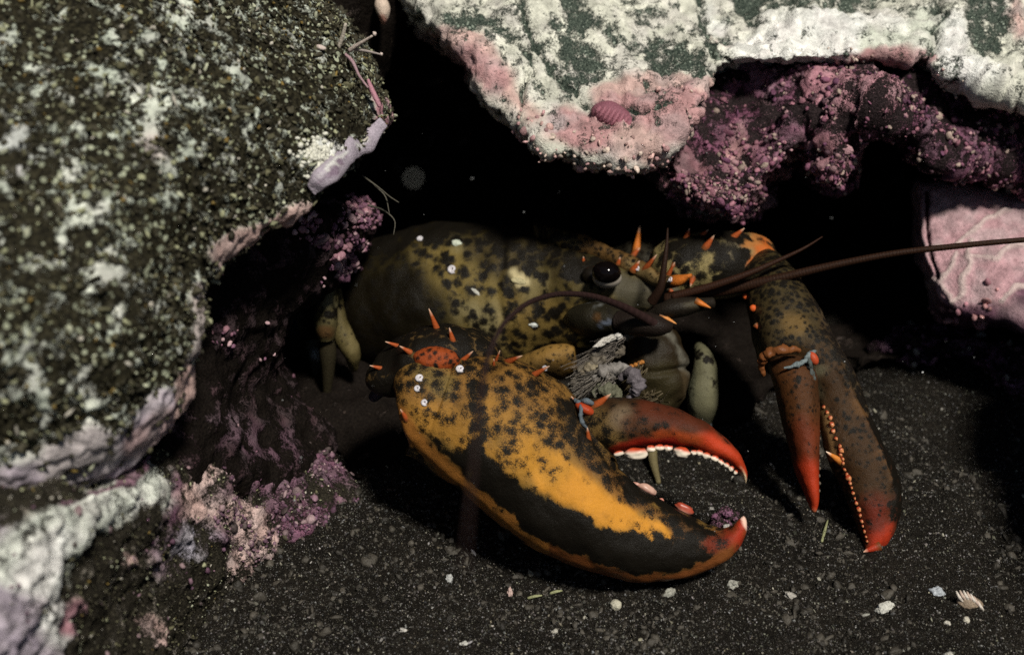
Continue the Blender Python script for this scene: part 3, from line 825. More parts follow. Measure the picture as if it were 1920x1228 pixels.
def shell(name, st, mat, parent, base, dk, strokes=(), nr=60, ns=32, e1=1.0, e2=1.0, bumps=0.0, grooves=(), wobk=8, colfn=None, seed=0):
    v, f, th, u = loft(st, nr, ns, e1, e2)
    px, py, d = proj(v)
    c, a = paint(px, py, base, dk, strokes, fbm(v, 160, 3, seed + 4), wobk)
    if colfn is not None:
        c, a = colfn(v, px, py, th, u, c, a)
    if bumps or len(grooves):
        n = vnormals(v, f); h = bumps * fbm(v, 90, 3, seed)
        for pts, w, dep in grooves:
            h = h + dep * (1 - sstep(0, w, seg_dist(px, py, pts)))
        h[-2:] = 0
        s = np.sign((n * (v - v.mean(0))).sum(1).mean())
        v = v + n * s * h[:, None]
    return mk(name, v, f, mat, parent, c, a)
def tube(name, pts, rad, mat, parent, col, ns=12, nr=None, ring=0.0, bump=0.0, tipcol=None):
    A = np.asarray(pts, float); m = len(A)
    nr = nr or max(24, m * 8)
    W = P(A[:, 0], A[:, 1], A[:, 2])
    Q = np.concatenate([W, np.asarray(rad, float)[:, None]], 1)
    d = np.concatenate([[0], np.cumsum(np.linalg.norm(np.diff(W, axis=0), axis=1))])
    s = np.gradient(Q, d, axis=0); t = np.linspace(0, d[-1], nr)
    i = np.clip(np.searchsorted(d, t, side='right') - 1, 0, m - 2)
    h = (d[i + 1] - d[i])[:, None]; uu = ((t - d[i]) / (d[i + 1] - d[i]))[:, None]
    Q = (2 * uu ** 3 - 3 * uu ** 2 + 1) * Q[i] + (uu ** 3 - 2 * uu ** 2 + uu) * h * s[i] + (-2 * uu ** 3 + 3 * uu ** 2) * Q[i + 1] + (uu ** 3 - uu ** 2) * h * s[i + 1]
    c = Q[:, :3]; r = np.maximum(Q[:, 3], 1e-4)
    tg = np.gradient(c, axis=0); tg /= np.linalg.norm(tg, axis=1)[:, None]
    nrm = np.cross(tg, AF); nrm /= np.linalg.norm(nrm, axis=1)[:, None] + 1e-9; b = np.cross(tg, nrm)
    ang = np.linspace(0, 2 * math.pi, ns, endpoint=False)
    v = c[:, None] + r[:, None, None] * (np.cos(ang)[None, :, None] * nrm[:, None] + np.sin(ang)[None, :, None] * b[:, None])
    v = np.concatenate([v.reshape(-1, 3), [c[0] - tg[0] * r[0] * .6, c[-1] + tg[-1] * r[-1] * .6]])
    i = np.arange(nr * ns).reshape(nr, ns); j = np.roll(i, -1, 1)
    f = [list(map(int, x)) for x in np.stack([i[:-1].ravel(), j[:-1].ravel(), j[1:].ravel(), i[1:].ravel()], 1)]
    f += [[nr * ns, int(j[0, k]), int(i[0, k])] for k in range(ns)] + [[nr * ns + 1, int(i[-1, k]), int(j[-1, k])] for k in range(ns)]
    cc = np.tile(np.asarray(col, float), (len(v), 1))
    if tipcol is not None:
        w = np.concatenate([np.repeat(np.linspace(0, 1, nr), ns), [0, 1]])[:, None]
        cc = cc * (1 - w) + np.asarray(tipcol) * w
    if bump:
        v = v + (v - np.concatenate([np.repeat(c, ns, 0), [c[0], c[-1]]])) * (bump * fbm(v, 500, 3, 5))[:, None]
    if ring:
        u = np.concatenate([np.repeat(np.arange(nr), ns), [0, nr]])
        cc = cc * np.where(u % 2 < 1, 1.0, ring)[:, None]
    return mk(name, v, f, mat, parent, cc)
def blob(name, px, py, d, rx, ry, rd, mat, parent, col, rot=0.0, tpl=None, lump=0.0, seed=0, amt=None):
    """ellipsoid-like lump, radii in metres along picture right, up and towards the camera"""
    tv, tf = tpl or ICO2
    r = 1 + lump * fbm(tv + seed * 3.1, 1.7, 3, seed) if lump else 1
    q = tv * (np.asarray(r)[:, None] if lump else 1) * [rx, ry, rd]
    c, s = math.cos(rot), math.sin(rot)
    x = q[:, 0] * c - q[:, 1] * s; y = q[:, 0] * s + q[:, 1] * c
    v = P(px, py, d) + x[:, None] * AX + y[:, None] * AU - q[:, 2][:, None] * AF
    cc = np.tile(np.asarray(col, float), (len(v), 1))
    return mk(name, v, tf, mat, parent, cc, amt)
def spine(tree, bx, by, tx, ty, rpx, parent, default=.53, toward=.3, red=(.31, .066, .017), tip=(.58, .40, .28), nm='spine'):
    loc, n, ok = hit(tree, bx, by, default)
    d0 = proj(loc[None])[2][0]
    L2 = math.hypot(tx - bx, ty - by) * K * d0
    A0 = loc; A1 = P(tx, ty, d0 - toward * L2)
    ax = A1 - A0; A0 = A0 - ax * .35
    A1 = A1 - ax * .08; L = np.linalg.norm(A1 - A0); ax = (A1 - A0) / L
    r0 = rpx * .8 * K * d0
    p1 = np.cross(ax, AF); p1 /= np.linalg.norm(p1); p2 = np.cross(ax, p1)
    ns, rows = 10, 8
    v, c = [], []
    for i in range(rows):
        t = i / (rows - 1)
        r = r0 * (1 - t) ** .75 * (1 - .1 * t) + .00012
        k = sstep(.72, 1.0, t)
        cc = np.array((.10, .04, .012)) * (1 - sstep(0, .4, t)) + np.array(red) * sstep(0, .4, t)
        cc = cc * (1 - k) + np.array(tip) * k
        for j in range(ns):
            a = 2 * math.pi * j / ns
            v.append(A0 + ax * L * t + r * (math.cos(a) * p1 + math.sin(a) * p2)); c.append(cc)
    v.append(A1 + ax * .0002); c.append(tip)
    f = [[i * ns + j, i * ns + (j + 1) % ns, (i + 1) * ns + (j + 1) % ns, (i + 1) * ns + j] for i in range(rows - 1) for j in range(ns)]
    f += [[(rows - 1) * ns + j, (rows - 1) * ns + (j + 1) % ns, rows * ns] for j in range(ns)]
    return mk(nm, np.array(v), f, M['spine'], parent, np.array(c))
def tooth(px, py, d, wx, wy, parent, rot=0.0, col=(.78, .70, .58), root=(.45, .06, .02), up=1):
    tv, tf = ICO2
    k = K * d
    c_, s_ = math.cos(rot), math.sin(rot)
    q = tv * (1 + .22 * fbm(tv + px * .37, 1.6, 2, int(px)))[:, None] * [wx * k, wy * k, min(wx, wy) * k * .9]
    x = q[:, 0] * c_ - q[:, 1] * s_; y = q[:, 0] * s_ + q[:, 1] * c_
    v = P(px, py, d) + x[:, None] * AX + y[:, None] * AU - q[:, 2][:, None] * AF
    t = sstep(-.1, .75, tv[:, 1] * up)[:, None]
    return mk('tooth', v, tf, M['tooth'], parent, np.array(col) * (1 - t) + np.array(root) * t)

# ---------------------------------------------------------------- the lobster
lob = empty('lobster', (-0.02, 0.56, 0.0))
tag(lob, 'dark mottled lobster with orange spines and two large claws in the crevice', 'lobster')
YEL = (.50, .22, .026); TAN = (.15, .09, .024); OLV = (.065, .048, .015); CREAM = (.23, .185, .085); ORG = (.42, .12, .018); RED = (.48, .035, .012); BRN = (.09, .035, .012)

# carapace, with cave shade painted into its rear and top edge
st = [(600, 565, 606, 640, .69, .69, .012), (640, 512, 648, 668, .675, .67, .024), (700, 464, 705, 690, .663, .652, .030), (780, 434, 780, 700, .652, .64, .033), (860, 421, 860, 704, .645, .632, .034),
      (940, 424, 935, 700, .64, .626, .033), (1010, 432, 1005, 684, .634, .62, .031), (1070, 446, 1062, 655, .628, .612, .027), (1120, 464, 1116, 634, .618, .606, .0245), (1165, 486, 1162, 614, .609, .600, .021),
      (1210, 508, 1207, 596, .600, .594, .0155), (1245, 526, 1245, 580, .592, .588, .009), (1274, 536, 1272, 558, .584, .583, .003)]
strokes = [
    ([(640, 560), (690, 600), (750, 560), (740, 640)], 105, 60, (.006, .0045, .002), .42),  # rear third darkened in colour, as cave shade
    ([(820, 460), (850, 500), (900, 560), (920, 620)], 48, 25, (.13, .095, .028), .56), ([(850, 440), (858, 460)], 14, 8, (.15, .125, .06), .4),
    ([(880, 580), (930, 600), (925, 640)], 24, 14, (.18, .15, .07), .52), ([(1000, 590), (1040, 610), (990, 640)], 55, 25, (.13, .088, .025), .57), ([(1000, 540), (1040, 520)], 24, 14, (.15, .12, .05), .52), ([(1050, 540), (1120, 560)], 24, 14, OLV, .40),
    ([(930, 440), (1000, 460), (1080, 480), (1060, 440)], 44, 24, (.035, .026, .010), .66), ([(700, 455), (800, 425), (900, 415), (1000, 425)], 30, 20, (.009, .007, .003), .78), ([(900, 470), (960, 500)], 26, 18, (.05, .037, .014), .64), ([(950, 600), (950, 560), (980, 540)], 10, 8, None, .62),  # dark band along the top edge is painted shade
    ([(1080, 500), (1110, 530)], 22, 10, OLV, .8), ([(970, 525), (980, 532)], 11, 5, (.42, .36, .2), .0),
    ([(1165, 545), (1210, 550), (1250, 560)], 36, 14, (.060, .053, .034), .2), ([(1085, 512), (1105, 495), (1140, 484)], 14, 7, (.012, .01, .007), .9), ([(1100, 545), (1140, 560)], 16, 10, (.10, .08, .035), .36), ([(1190, 500), (1240, 528)], 10, 6, (.02, .016, .01), .6), ([(860, 700), (960, 690), (1050, 660)], 14, 8, None, .8),
]
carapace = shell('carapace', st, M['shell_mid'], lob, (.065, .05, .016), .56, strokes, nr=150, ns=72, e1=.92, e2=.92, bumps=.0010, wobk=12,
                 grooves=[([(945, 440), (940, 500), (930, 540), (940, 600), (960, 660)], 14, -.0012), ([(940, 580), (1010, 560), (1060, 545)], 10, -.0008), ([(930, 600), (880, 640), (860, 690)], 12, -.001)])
# rostrum: the toothed beak between the eyes
st = [(1000, 430, 1002, 448, .618, .610, .005), (1060, 444, 1062, 464, .608, .600, .005), (1110, 458, 1112, 480, .606, .598, .0048), (1160, 476, 1160, 500, .599, .591, .0045), (1205, 497, 1203, 520, .592, .585, .004), (1245, 517, 1240, 537, .582, .577, .003), (1275, 519, 1270, 533, .57, .567, .002), (1296, 514, 1296, 518, .565, .565, .0006)]
rost = shell('rostrum', st, M['shell_small'], lob, (.10, .055, .018), .46, [([(1020, 440), (1070, 455)], 20, 10, OLV, .7), ([(1180, 500), (1240, 530)], 14, 8, (.16, .11, .045), .3), ([(1275, 527), (1298, 515)], 16, 6, ORG, .2)], nr=60, ns=24, bumps=.0006)
tr_c = bvh(carapace, rost)
for a in [(1094, 488, 1094, 481, 4), (1160, 492, 1163, 482, 6), (1190, 503, 1200, 488, 9), (1213, 500, 1233, 476, 8), (1255, 512, 1266, 490, 6)]:
    spine(tr_c, *a, rost, .58, toward=.6)
spine(tr_c, 1258, 546, 1270, 554, 6, carapace, .575)
# eye: dark globe in a pale cup on a stalk
ey = P(1137, 513, .577)
eye = blob('eye', 1137, 511, .5755, .0060, .0046, .0055, M['eye'], lob, (0, 0, 0), rot=-.12, tpl=ICO3)
cup = blob('eye_cup', 1138, 520, .5785, .0061, .0046, .0056, M['eyecup'], eye, (.28, .25, .21), rot=-.08, tpl=ICO3)
blob('eye_stalk', 1112, 516, .590, .005, .004, .006, M['eyecup'], eye, (.010, .008, .006), tpl=ICO2)
# antennae
ped = shell('antenna_base', [(1085, 578, 1090, 618, .578, .578, .008), (1110, 566, 1110, 628, .566, .566, .010), (1140, 566, 1138, 630, .560, .56, .010), (1165, 580, 1160, 626, .556, .556, .008)], M['limb'], lob, (.014, .012, .007), 1,
            [([(1125, 612), (1138, 606), (1152, 594)], 4, 3, (.10, .12, .16), 1), ([(1098, 574), (1125, 568)], 3, 3, (.11, .115, .11), 1), ([(1122, 596)], 6, 5, (.06, .03, .010), 1), ([(1140, 580), (1150, 610)], 6, 4, (.008, .007, .006), 1)], nr=34, ns=24, bumps=.0008)
shell('antenna_segment', [(1160, 582, 1158, 624, .556, .556, .006), (1200, 582, 1195, 630, .552, .552, .007), (1240, 592, 1235, 632, .551, .551, .006), (1262, 604, 1255, 625, .552, .552, .003)], M['limb'], ped, (.014, .010, .008), 1, [], nr=24, ns=20, bumps=.0005)
def px2m(r, d): return np.asarray(r, float) * K * np.asarray(d, float)
pts = [(1235, 612, .548), (1205, 594, .542), (1165, 574, .532), (1120, 558, .518), (1060, 551, .494), (1005, 562, .463), (955, 596, .42), (922, 650, .37), (905, 720, .32), (895, 800, .28), (885, 900, .24), (876, 1000, .21), (870, 1075, .19)]
tube('antenna', pts, [.0020, .0018, .0015, .0012, .0010, .0009, .0008, .0007, .0006, .0005, .0004, .0003, .0002], M['antenna'], lob, (.028, .015, .014), nr=200, ring=.7)
pts = [(1250, 562, .575), (1290, 554, .572), (1360, 543, .568), (1450, 524, .562), (1560, 498, .557), (1680, 475, .552), (1800, 461, .548), (1960, 447, .545), (2060, 442, .545)]
tube('antenna', pts, px2m([13, 13, 11.5, 9, 7.2, 6.2, 5.6, 4.8, 4.2], [p_[2] for p_ in pts]), M['antenna'], lob, (.026, .012, .007), nr=260, ring=.6)
pts = [(1262, 556, .566), (1330, 538, .562), (1400, 514, .559), (1460, 488, .558), (1510, 464, .558), (1542, 444, .56)]
tube('antennule', pts, px2m([8, 7.5, 6, 4.2, 2.6, 1.2], [p_[2] for p_ in pts]), M['antenna'], lob, (.028, .012, .007), nr=120, ring=.7)
pts = [(1222, 566, .566), (1238, 540, .562), (1245, 500, .56), (1250, 460, .56), (1252, 428, .562)]
tube('antennule', pts, px2m([10, 8, 5.5, 3.5, 1.5], [p_[2] for p_ in pts]), M['antenna'], lob, (.022, .011, .007), nr=80, ring=.7)
st = [(1225, 572, 1230, 604, .572, .572, .005), (1260, 560, 1265, 598, .566, .566, .006), (1300, 556, 1305, 588, .566, .566, .005), (1335, 556, 1338, 578, .568, .568, .003)]
ped2 = shell('antenna_base', st, M['limb'], lob, (.014, .011, .008), 1, [([(1290, 570), (1310, 568)], 7, 5, (.045, .038, .024), 1)], nr=24, ns=20, bumps=.0006)
tr_p = bvh(ped, ped2)
spine(tr_p, 1312, 568, 1334, 578, 9, ped2, .567, red=(.5, .14, .02), tip=(.55, .2, .05))
spine(tr_p, 1246, 596, 1270, 608, 9, ped2, .567, red=(.5, .2, .05), tip=(.55, .25, .08))

# mouthparts
mx = shell('mouthpart', [(1258, 612, 1176, 628, .578, .578, .006), (1282, 650, 1172, 672, .574, .572, .009), (1290, 695, 1172, 722, .575, .572, .010), (1280, 745, 1184, 765, .58, .578, .008), (1250, 795, 1200, 800, .586, .586, .004)], M['limb'], lob, (.016, .0105, .005), 1,
           [([(1248, 622), (1275, 652), (1288, 700)], 6, 5, (.10, .095, .075), 1), ([(1284, 700), (1282, 740)], 7, 6, (.06, .042, .022), 1), ([(1225, 730), (1250, 700), (1240, 760)], 30, 18, (.026, .021, .009), 1), ([(1180, 640), (1230, 650)], 22, 12, (.02, .016, .01), 1)], nr=80, ns=48, bumps=.0016, grooves=[([(1165, 692), (1230, 700), (1292, 690)], 10, -.002), ([(1215, 620), (1225, 690)], 8, -.0012)])
mx['label'] = 'brown outer mouthpart with a pale edge'
for i, (x, y) in enumerate([(1168, 690), (1176, 689), (1184, 687), (1192, 684), (1199, 681), (1204, 679)]):
    blob('bristle_knob', x, y, .5635, .0011, .0010, .001, M['limb'], mx, (.32, .13, .03), tpl=ICO1)
def palp(pts, rad, col, tipc, lab=None):
    o = tube('mouthpart', pts, px2m(rad, [q[2] for q in pts]), M['limb'], lob, col, ns=18, nr=60, bump=.55, tipcol=tipc)
    if lab: o['label'] = lab
    return o
m2 = palp([(1182, 622, .562), (1150, 640, .556), (1112, 664, .556), (1078, 704, .562)], [9, 13, 12, 3], (.13, .12, .10), (.06, .05, .038))
palp([(1168, 654, .560), (1132, 672, .555), (1096, 696, .556), (1066, 732, .562)], [8, 12, 11, 3], (.10, .085, .065), (.13, .115, .09))
m3 = palp([(1176, 690, .553), (1152, 692, .548), (1118, 704, .549), (1082, 738, .556)], [7, 15, 11, 3], (.24, .225, .21), (.08, .07, .06), 'pale knobbly mouthpart fringed with bristles')
palp([(1122, 690, .552), (1105, 690, .552), (1085, 708, .555)], [5, 8, 3], (.22, .19, .13), (.10, .08, .06))
m4 = palp([(1162, 706, .549), (1184, 700, .546), (1196, 720, .545), (1178, 748, .548)], [7, 12, 12, 5], (.08, .07, .075), (.14, .125, .14))
palp([(1160, 742, .552), (1138, 732, .548), (1112, 736, .549)], [9, 17, 7], (.085, .085, .055), (.12, .12, .085))
blob('bristle_plate', 1134, 641, .5495, .0034, .0011, .0012, M['limb'], m2, (.44, .42, .38), rot=.45, lump=.7, seed=3, tpl=ICO3)
blob('bristle_plate', 1158, 630, .5505, .0017, .0013, .0012, M['limb'], m2, (.55, .53, .49), rot=.3, lump=.5, seed=4)
def bristles(parent, rows, col):
    """a fringe of fine hairs, all one tuft"""
    vv, ff, cc, k = [], [], [], 0
    for (x0, y0, d0, x1, y1, d1, n, spread) in rows:
        for _ in range(n):
            a = np.array([x0, y0, d0]) + rng.normal(size=3) * [spread, spread, .0006]; b_ = np.array([x1, y1, d1]) + rng.normal(size=3) * [spread * 1.6, spread * 1.6, .0012]
            mth = (a + b_) / 2 + rng.normal(size=3) * [3, 3, .001]
            t = np.linspace(0, 1, 6)[:, None]
            c = P(*((1 - t) ** 2 * a + 2 * t * (1 - t) * mth + t * t * b_).T)
            r = np.linspace(.00022, .00007, 6)[:, None]
            q = np.concatenate([c + r * AX, c + r * (-.5 * AX + .86 * AU), c + r * (-.5 * AX - .86 * AU)])
            f = [[i_ + 6 * s_, i_ + 1 + 6 * s_, i_ + 1 + 6 * ((s_ + 1) % 3), i_ + 6 * ((s_ + 1) % 3)] for i_ in range(5) for s_ in range(3)]
            vv.append(q); ff += [[k + z for z in x] for x in f]; cc.append(np.tile(np.array(col) * rng.uniform(.4, 1.3), (18, 1))); k += 18
    return mk('bristles', np.concatenate(vv), ff, M['limb'], parent, np.concatenate(cc), kind='stuff')
bristles(m3, [(1140, 700, .547, 1080, 738, .549, 40, 5), (1130, 694, .547, 1076, 716, .549, 34, 5), (1150, 706, .546, 1118, 736, .547, 22, 5)], (.19, .17, .145))
bristles(m2, [(1160, 640, .553, 1085, 690, .557, 46, 7), (1150, 655, .552, 1080, 712, .556, 40, 6), (1165, 635, .553, 1120, 650, .551, 26, 5)], (.17, .15, .13))
bristles(mx, [(1200, 690, .562, 1175, 745, .56, 30, 8), (1230, 740, .563, 1190, 770, .563, 30, 10)], (.09, .07, .04))
shell('arm_base', [(960, 676, 965, 712, .588, .585, .006), (1010, 660, 1015, 712, .582, .578, .010), (1050, 648, 1052, 704, .578, .574, .010), (1080, 642, 1080, 694, .576, .574, .007)], M['shell_small'], lob, (.20, .115, .03), .40, [([(1010, 690), (1060, 700)], 16, 10, (.10, .06, .02), .3)], nr=40, ns=28, bumps=.0006)

# walking legs
LEG = (.115, .11, .065)
lg = shell('walking_leg', [(1318, 645, 1300, 655, .605, .605, .003), (1338, 668, 1300, 676, .600, .60, .006), (1345, 710, 1293, 714, .598, .597, .0075), (1346, 748, 1290, 748, .598, .597, .0075), (1338, 778, 1294, 776, .602, .602, .006), (1332, 792, 1300, 790, .604, .604, .005)], M['shell_small'], lob, LEG, .22,
           [([(1310, 665), (1325, 672)], 14, 8, None, .75), ([(1320, 705), (1338, 715)], 9, 5, None, .66), ([(1296, 700), (1294, 760)], 7, 4, (.08, .08, .05), .4)], nr=50, ns=28, bumps=.0005)
lg['label'] = 'pale spotted walking leg under the head'
shell('leg_segment', [(1334, 786, 1300, 784, .603, .603, .005), (1336, 808, 1304, 806, .606, .606, .005), (1326, 850, 1306, 850, .612, .612, .004), (1320, 900, 1310, 900, .612, .612, .0015)], M['limb'], lg, (.13, .13, .09), 1, [([(1300, 788), (1335, 792)], 5, 3, (.3, .34, .36), 1)], nr=24, ns=18)
lg2 = shell('walking_leg', [(1200, 750, 1212, 772, .585, .585, .003), (1222, 738, 1232, 768, .582, .582, .004), (1244, 738, 1248, 764, .582, .582, .004), (1254, 750, 1254, 760, .584, .584, .0015)], M['limb'], lob, (.2, .16, .07), 1, [([(1240, 752)], 8, 5, (.03, .03, .02), 1)], nr=24, ns=18)
tube('leg_segment', [(1222, 756, .586), (1220, 800, .592), (1224, 860, .585), (1235, 905, .574)], [.0035, .003, .002, .001], M['limb'], lg2, (.12, .1, .05))
la = shell('walking_leg', [(622, 526, 606, 532, .60, .60, .003), (630, 545, 598, 548, .596, .596, .005), (633, 580, 590, 584, .594, .594, .006), (633, 610, 590, 612, .595, .595, .0055), (627, 634, 597, 634, .598, .598, .004)], M['shell_small'], lob, (.085, .072, .032), .44,
           [([(618, 588), (624, 590)], 9, 4, None, .8), ([(606, 625), (618, 625)], 10, 6, (.08, .045, .018), .3), ([(612, 550), (614, 570)], 9, 5, (.13, .12, .065), .2)], nr=44, ns=26, bumps=.0005)
shell('leg_segment', [(624, 632, 600, 632, .60, .60, .004), (630, 655, 598, 655, .604, .604, .0045), (628, 690, 602, 690, .61, .61, .004), (620, 740, 606, 740, .618, .618, .002)], M['limb'], la, (.03, .025, .014), 1, [], nr=24, ns=18)
lb = shell('walking_leg', [(640, 542, 632, 546, .612, .612, .002), (645, 570, 628, 574, .608, .608, .0035), (652, 600, 626, 606, .606, .606, .0045), (664, 632, 630, 642, .606, .606, .005), (674, 656, 646, 670, .608, .608, .0045), (672, 690, 656, 694, .615, .615, .002)], M['shell_small'], lob, (.085, .068, .027), .34, [([(640, 575)], 8, 4, None, .8), ([(655, 620), (662, 650)], 9, 6, (.13, .105, .045), .25)], nr=44, ns=24, bumps=.0006)
lc = shell('walking_leg', [(598, 636, 570, 640, .62, .62, .004), (602, 656, 574, 660, .62, .62, .004), (600, 690, 584, 690, .628, .628, .003), (594, 720, 588, 720, .632, .632, .001)], M['limb'], lob, (.045, .05, .042), 1, [([(592, 668)], 7, 4, (.25, .3, .34), 1)], nr=24, ns=18)
la['label'] = 'spotted rear walking leg at the left'

# crusher arm: carpus with spines and an orange joint pad
st = [(700, 698, 708, 722, .528, .530, .004), (722, 660, 730, 738, .523, .526, .013), (765, 628, 772, 742, .52, .522, .019), (815, 610, 820, 740, .522, .52, .021), (858, 618, 862, 726, .528, .526, .018), (888, 640, 890, 706, .538, .535, .012), (908, 664, 906, 690, .545, .544, .004)]
car = shell('arm_segment', st, M['shell_small'], lob, (.09, .055, .02), .78, [([(725, 660), (760, 700), (740, 735)], 30, 14, None, 1.1)], nr=60, ns=40, bumps=.0012,
            colfn=lambda v, px, py, th, u, c, a: (c, a + .16 * np.sin((py + .25 * px) * .62 + 3 * fbm(v, 120, 2, 3))))
car['label'] = 'dark spiny arm segment behind the crusher claw'
tr_k = bvh(car)
loc, nn_, ok = hit(tr_k, 818, 674, .505); dj = float(proj(loc[None])[2][0])
pad = blob('joint_pad', 818, 674, dj + .0010, .0082, .0047, .0042, M['shell_small'], car, (.30, .05, .012), rot=-.10, tpl=ICO3, lump=.06, amt=None)
set_a = pad.data.attributes['Col']; set_a.data.foreach_set('color', np.tile(np.array([.24, .048, .012, .47], np.float32), len(pad.data.vertices)))
tube('joint_membrane', [(700, 745, .53), (722, 722, .521), (745, 706, .514), (768, 702, .51)], [.002, .003, .003, .0015], M['limb'], car, (.022, .024, .045))
tube('joint_membrane', [(775, 690, dj + .001), (800, 702, dj), (835, 704, dj), (864, 694, dj + .001)], [.0008, .0013, .0013, .0008], M['limb'], car, (.06, .065, .075))
for a in [(818, 614, 803, 576, 9), (848, 636, 842, 613, 8), (744, 648, 721, 640, 6), (768, 660, 748, 648, 8), (712, 690, 692, 685, 6), (868, 676, 888, 657, 8), (905, 676, 912, 668, 4)]:
    spine(tr_k, *a, car, .52, toward=.5)

# crusher claw
TEETH = lambda: None
st = [(764, 744, 754, 768, .520, .506, .007), (790, 708, 758, 800, .522, .500, .015), (845, 690, 795, 846, .524, .498, .0205), (915, 687, 855, 893, .526, .498, .0235), (995, 702, 925, 957, .526, .499, .0245), (1055, 738, 995, 1014, .525, .500, .0235), (1092, 780, 1055, 1046, .522, .501, .022),
      (1125, 832, 1108, 1066, .518, .502, .020), (1160, 880, 1155, 1079, .514, .504, .0175), (1200, 914, 1205, 1086, .511, .506, .0155), (1246, 940, 1256, 1086, .509, .507, .0135), (1290, 964, 1302, 1077, .508, .507, .0115), (1328, 985, 1340, 1060, .507, .507, .0095), (1352, 994, 1368, 1042, .506, .506, .0075),
      (1372, 990, 1388, 1018, .505, .505, .0055), (1386, 978, 1397, 997, .504, .504, .003), (1394, 970, 1398, 978, .504, .504, .0007)]
strokes = [
    ([(780, 740), (900, 720), (1000, 740), (1060, 800)], 60, 30, (.20, .10, .024), .60),
    ([(800, 790), (850, 800), (880, 830)], 36, 16, (.30, .15, .028), .38), ([(790, 700), (830, 720)], 24, 14, (.15, .10, .03), .62),
    ([(780, 830), (850, 870), (930, 920)], 26, 14, (.16, .10, .03), .72),
    ([(905, 850), (960, 870), (1020, 880)], 40, 22, (.30, .15, .026), .47),
    ([(920, 760), (960, 820), (1000, 800)], 30, 16, (.26, .13, .025), .56), ([(900, 720), (895, 800), (890, 850)], 14, 8, None, .76),
    ([(1075, 770), (1110, 840), (1150, 890)], 26, 12, (.12, .065, .02), .74),
    ([(880, 900), (960, 960), (1050, 1000), (1180, 1030), (1300, 1040)], 52, 12, OLV, 1.12), ([(850, 880), (900, 930)], 24, 10, OLV, .85),
    ([(1030, 890), (1080, 915), (1130, 950), (1170, 965)], 33, 14, YEL, .12), ([(990, 850), (1040, 890)], 26, 18, (.38, .18, .024), .38), ([(1160, 970), (1215, 985), (1260, 990)], 20, 10, YEL, .26),
    ([(1110, 870), (1170, 930), (1240, 965), (1300, 985)], 17, 10, (.16, .075, .02), .62), ([(1180, 915), (1250, 950), (1320, 1000)], 15, 7, (.06, .03, .012), .9), ([(1290, 1000), (1340, 1020)], 22, 10, (.10, .05, .02), .86),
    ([(1345, 1020), (1370, 1005)], 26, 24, (.11, .018, .008), .55), ([(1390, 986), (1384, 1010)], 18, 18, (.30, .024, .010), .12), ([(1396, 970), (1398, 1000)], 5, 3, (.75, .5, .4), 0),
]
EDGE = [(752, 775), (765, 812), (795, 846), (855, 893), (925, 957), (995, 1014), (1055, 1046), (1108, 1066), (1155, 1079), (1205, 1086), (1256, 1086), (1302, 1077), (1340, 1060), (1368, 1042)]
def rimcol(v, px, py, th, u, c, a):
    d = seg_dist(px, py, EDGE)
    k = (1 - sstep(8, 19, d + 7 * fbm(v, 200, 3, 8)))[:, None]
    rc = np.where((px > 1030)[:, None], np.array([.15, .05, .014]), np.array([.28, .115, .024]))
    c = c * (1 - k) + rc * k; a = a * (1 - k[:, 0]) + .10 * k[:, 0]
    return c, a
crusher = shell('crusher_claw', st, M['shell'], lob, TAN, .5, strokes, nr=220, ns=96, e1=.95, e2=.88, bumps=.0007, wobk=12, colfn=rimcol, grooves=[([(1085, 770), (1120, 835), (1160, 885)], 9, -.0012), (EDGE, 10, .0006)])
crusher['label'] = 'broad orange and black crusher claw, gaping'
tr_cr = bvh(crusher)
st = [(1080, 756, 1108, 812, .522, .520, .007), (1105, 747, 1128, 838, .516, .513, .010), (1150, 745, 1158, 850, .511, .509, .012), (1205, 750, 1205, 840, .508, .507, .0125), (1255, 762, 1250, 836, .507, .506, .012), (1300, 780, 1298, 844, .506, .505, .0108), (1345, 806, 1335, 855, .505, .505, .009), (1378, 838, 1362, 868, .504, .504, .007),
      (1397, 866, 1381, 886, .504, .504, .005), (1405, 888, 1391, 899, .504, .504, .003), (1401, 907, 1397, 908, .504, .504, .0006)]
fing = shell('movable_finger', st, M['shell'], crusher, (.036, .018, .008), .5,
             [([(1100, 780), (1140, 820)], 34, 16, (.13, .08, .026), .64), ([(1165, 785)], 22, 16, (.14, .10, .06), .2), ([(1190, 800), (1250, 800), (1280, 800)], 24, 14, (.06, .024, .010), .48),
              ([(1210, 762), (1280, 785), (1330, 812)], 20, 12, (.07, .018, .008), .34), ([(1240, 822), (1300, 825), (1350, 845)], 14, 10, (.28, .048, .012), .2), ([(1335, 830), (1380, 860), (1395, 885)], 20, 14, (.36, .036, .011), .10),
              ([(1150, 845), (1200, 834), (1260, 832)], 9, 5, (.28, .022, .010), 0), ([(1396, 908), (1392, 898)], 11, 6, (.85, .68, .42), 0)], nr=110, ns=56, e1=.95, e2=.92, bumps=.0006)
fing['label'] = 'red tipped movable finger with white teeth'
tr_f = bvh(fing)
for (x, y, wx, wy, r) in [(1160, 849, 10, 5, .25), (1192, 849, 21, 11, .05), (1221, 840, 8, 6, 0), (1237, 838, 9, 6, 0), (1253, 839, 9, 6, -.1), (1278, 847, 16, 10, -.25), (1301, 847, 6, 5, -.2), (1311, 848, 7, 6, -.2), (1325, 853, 8, 6, -.25), (1340, 858, 8, 6, -.4), (1352, 865, 6, 5, -.5), (1362, 871, 6, 5, -.6), (1371, 877, 5, 5, -.6), (1379, 884, 4, 4, -.7)]:
    tooth(x, y + 1, .4985, wx, wy, crusher, r, (.72, .64, .52))
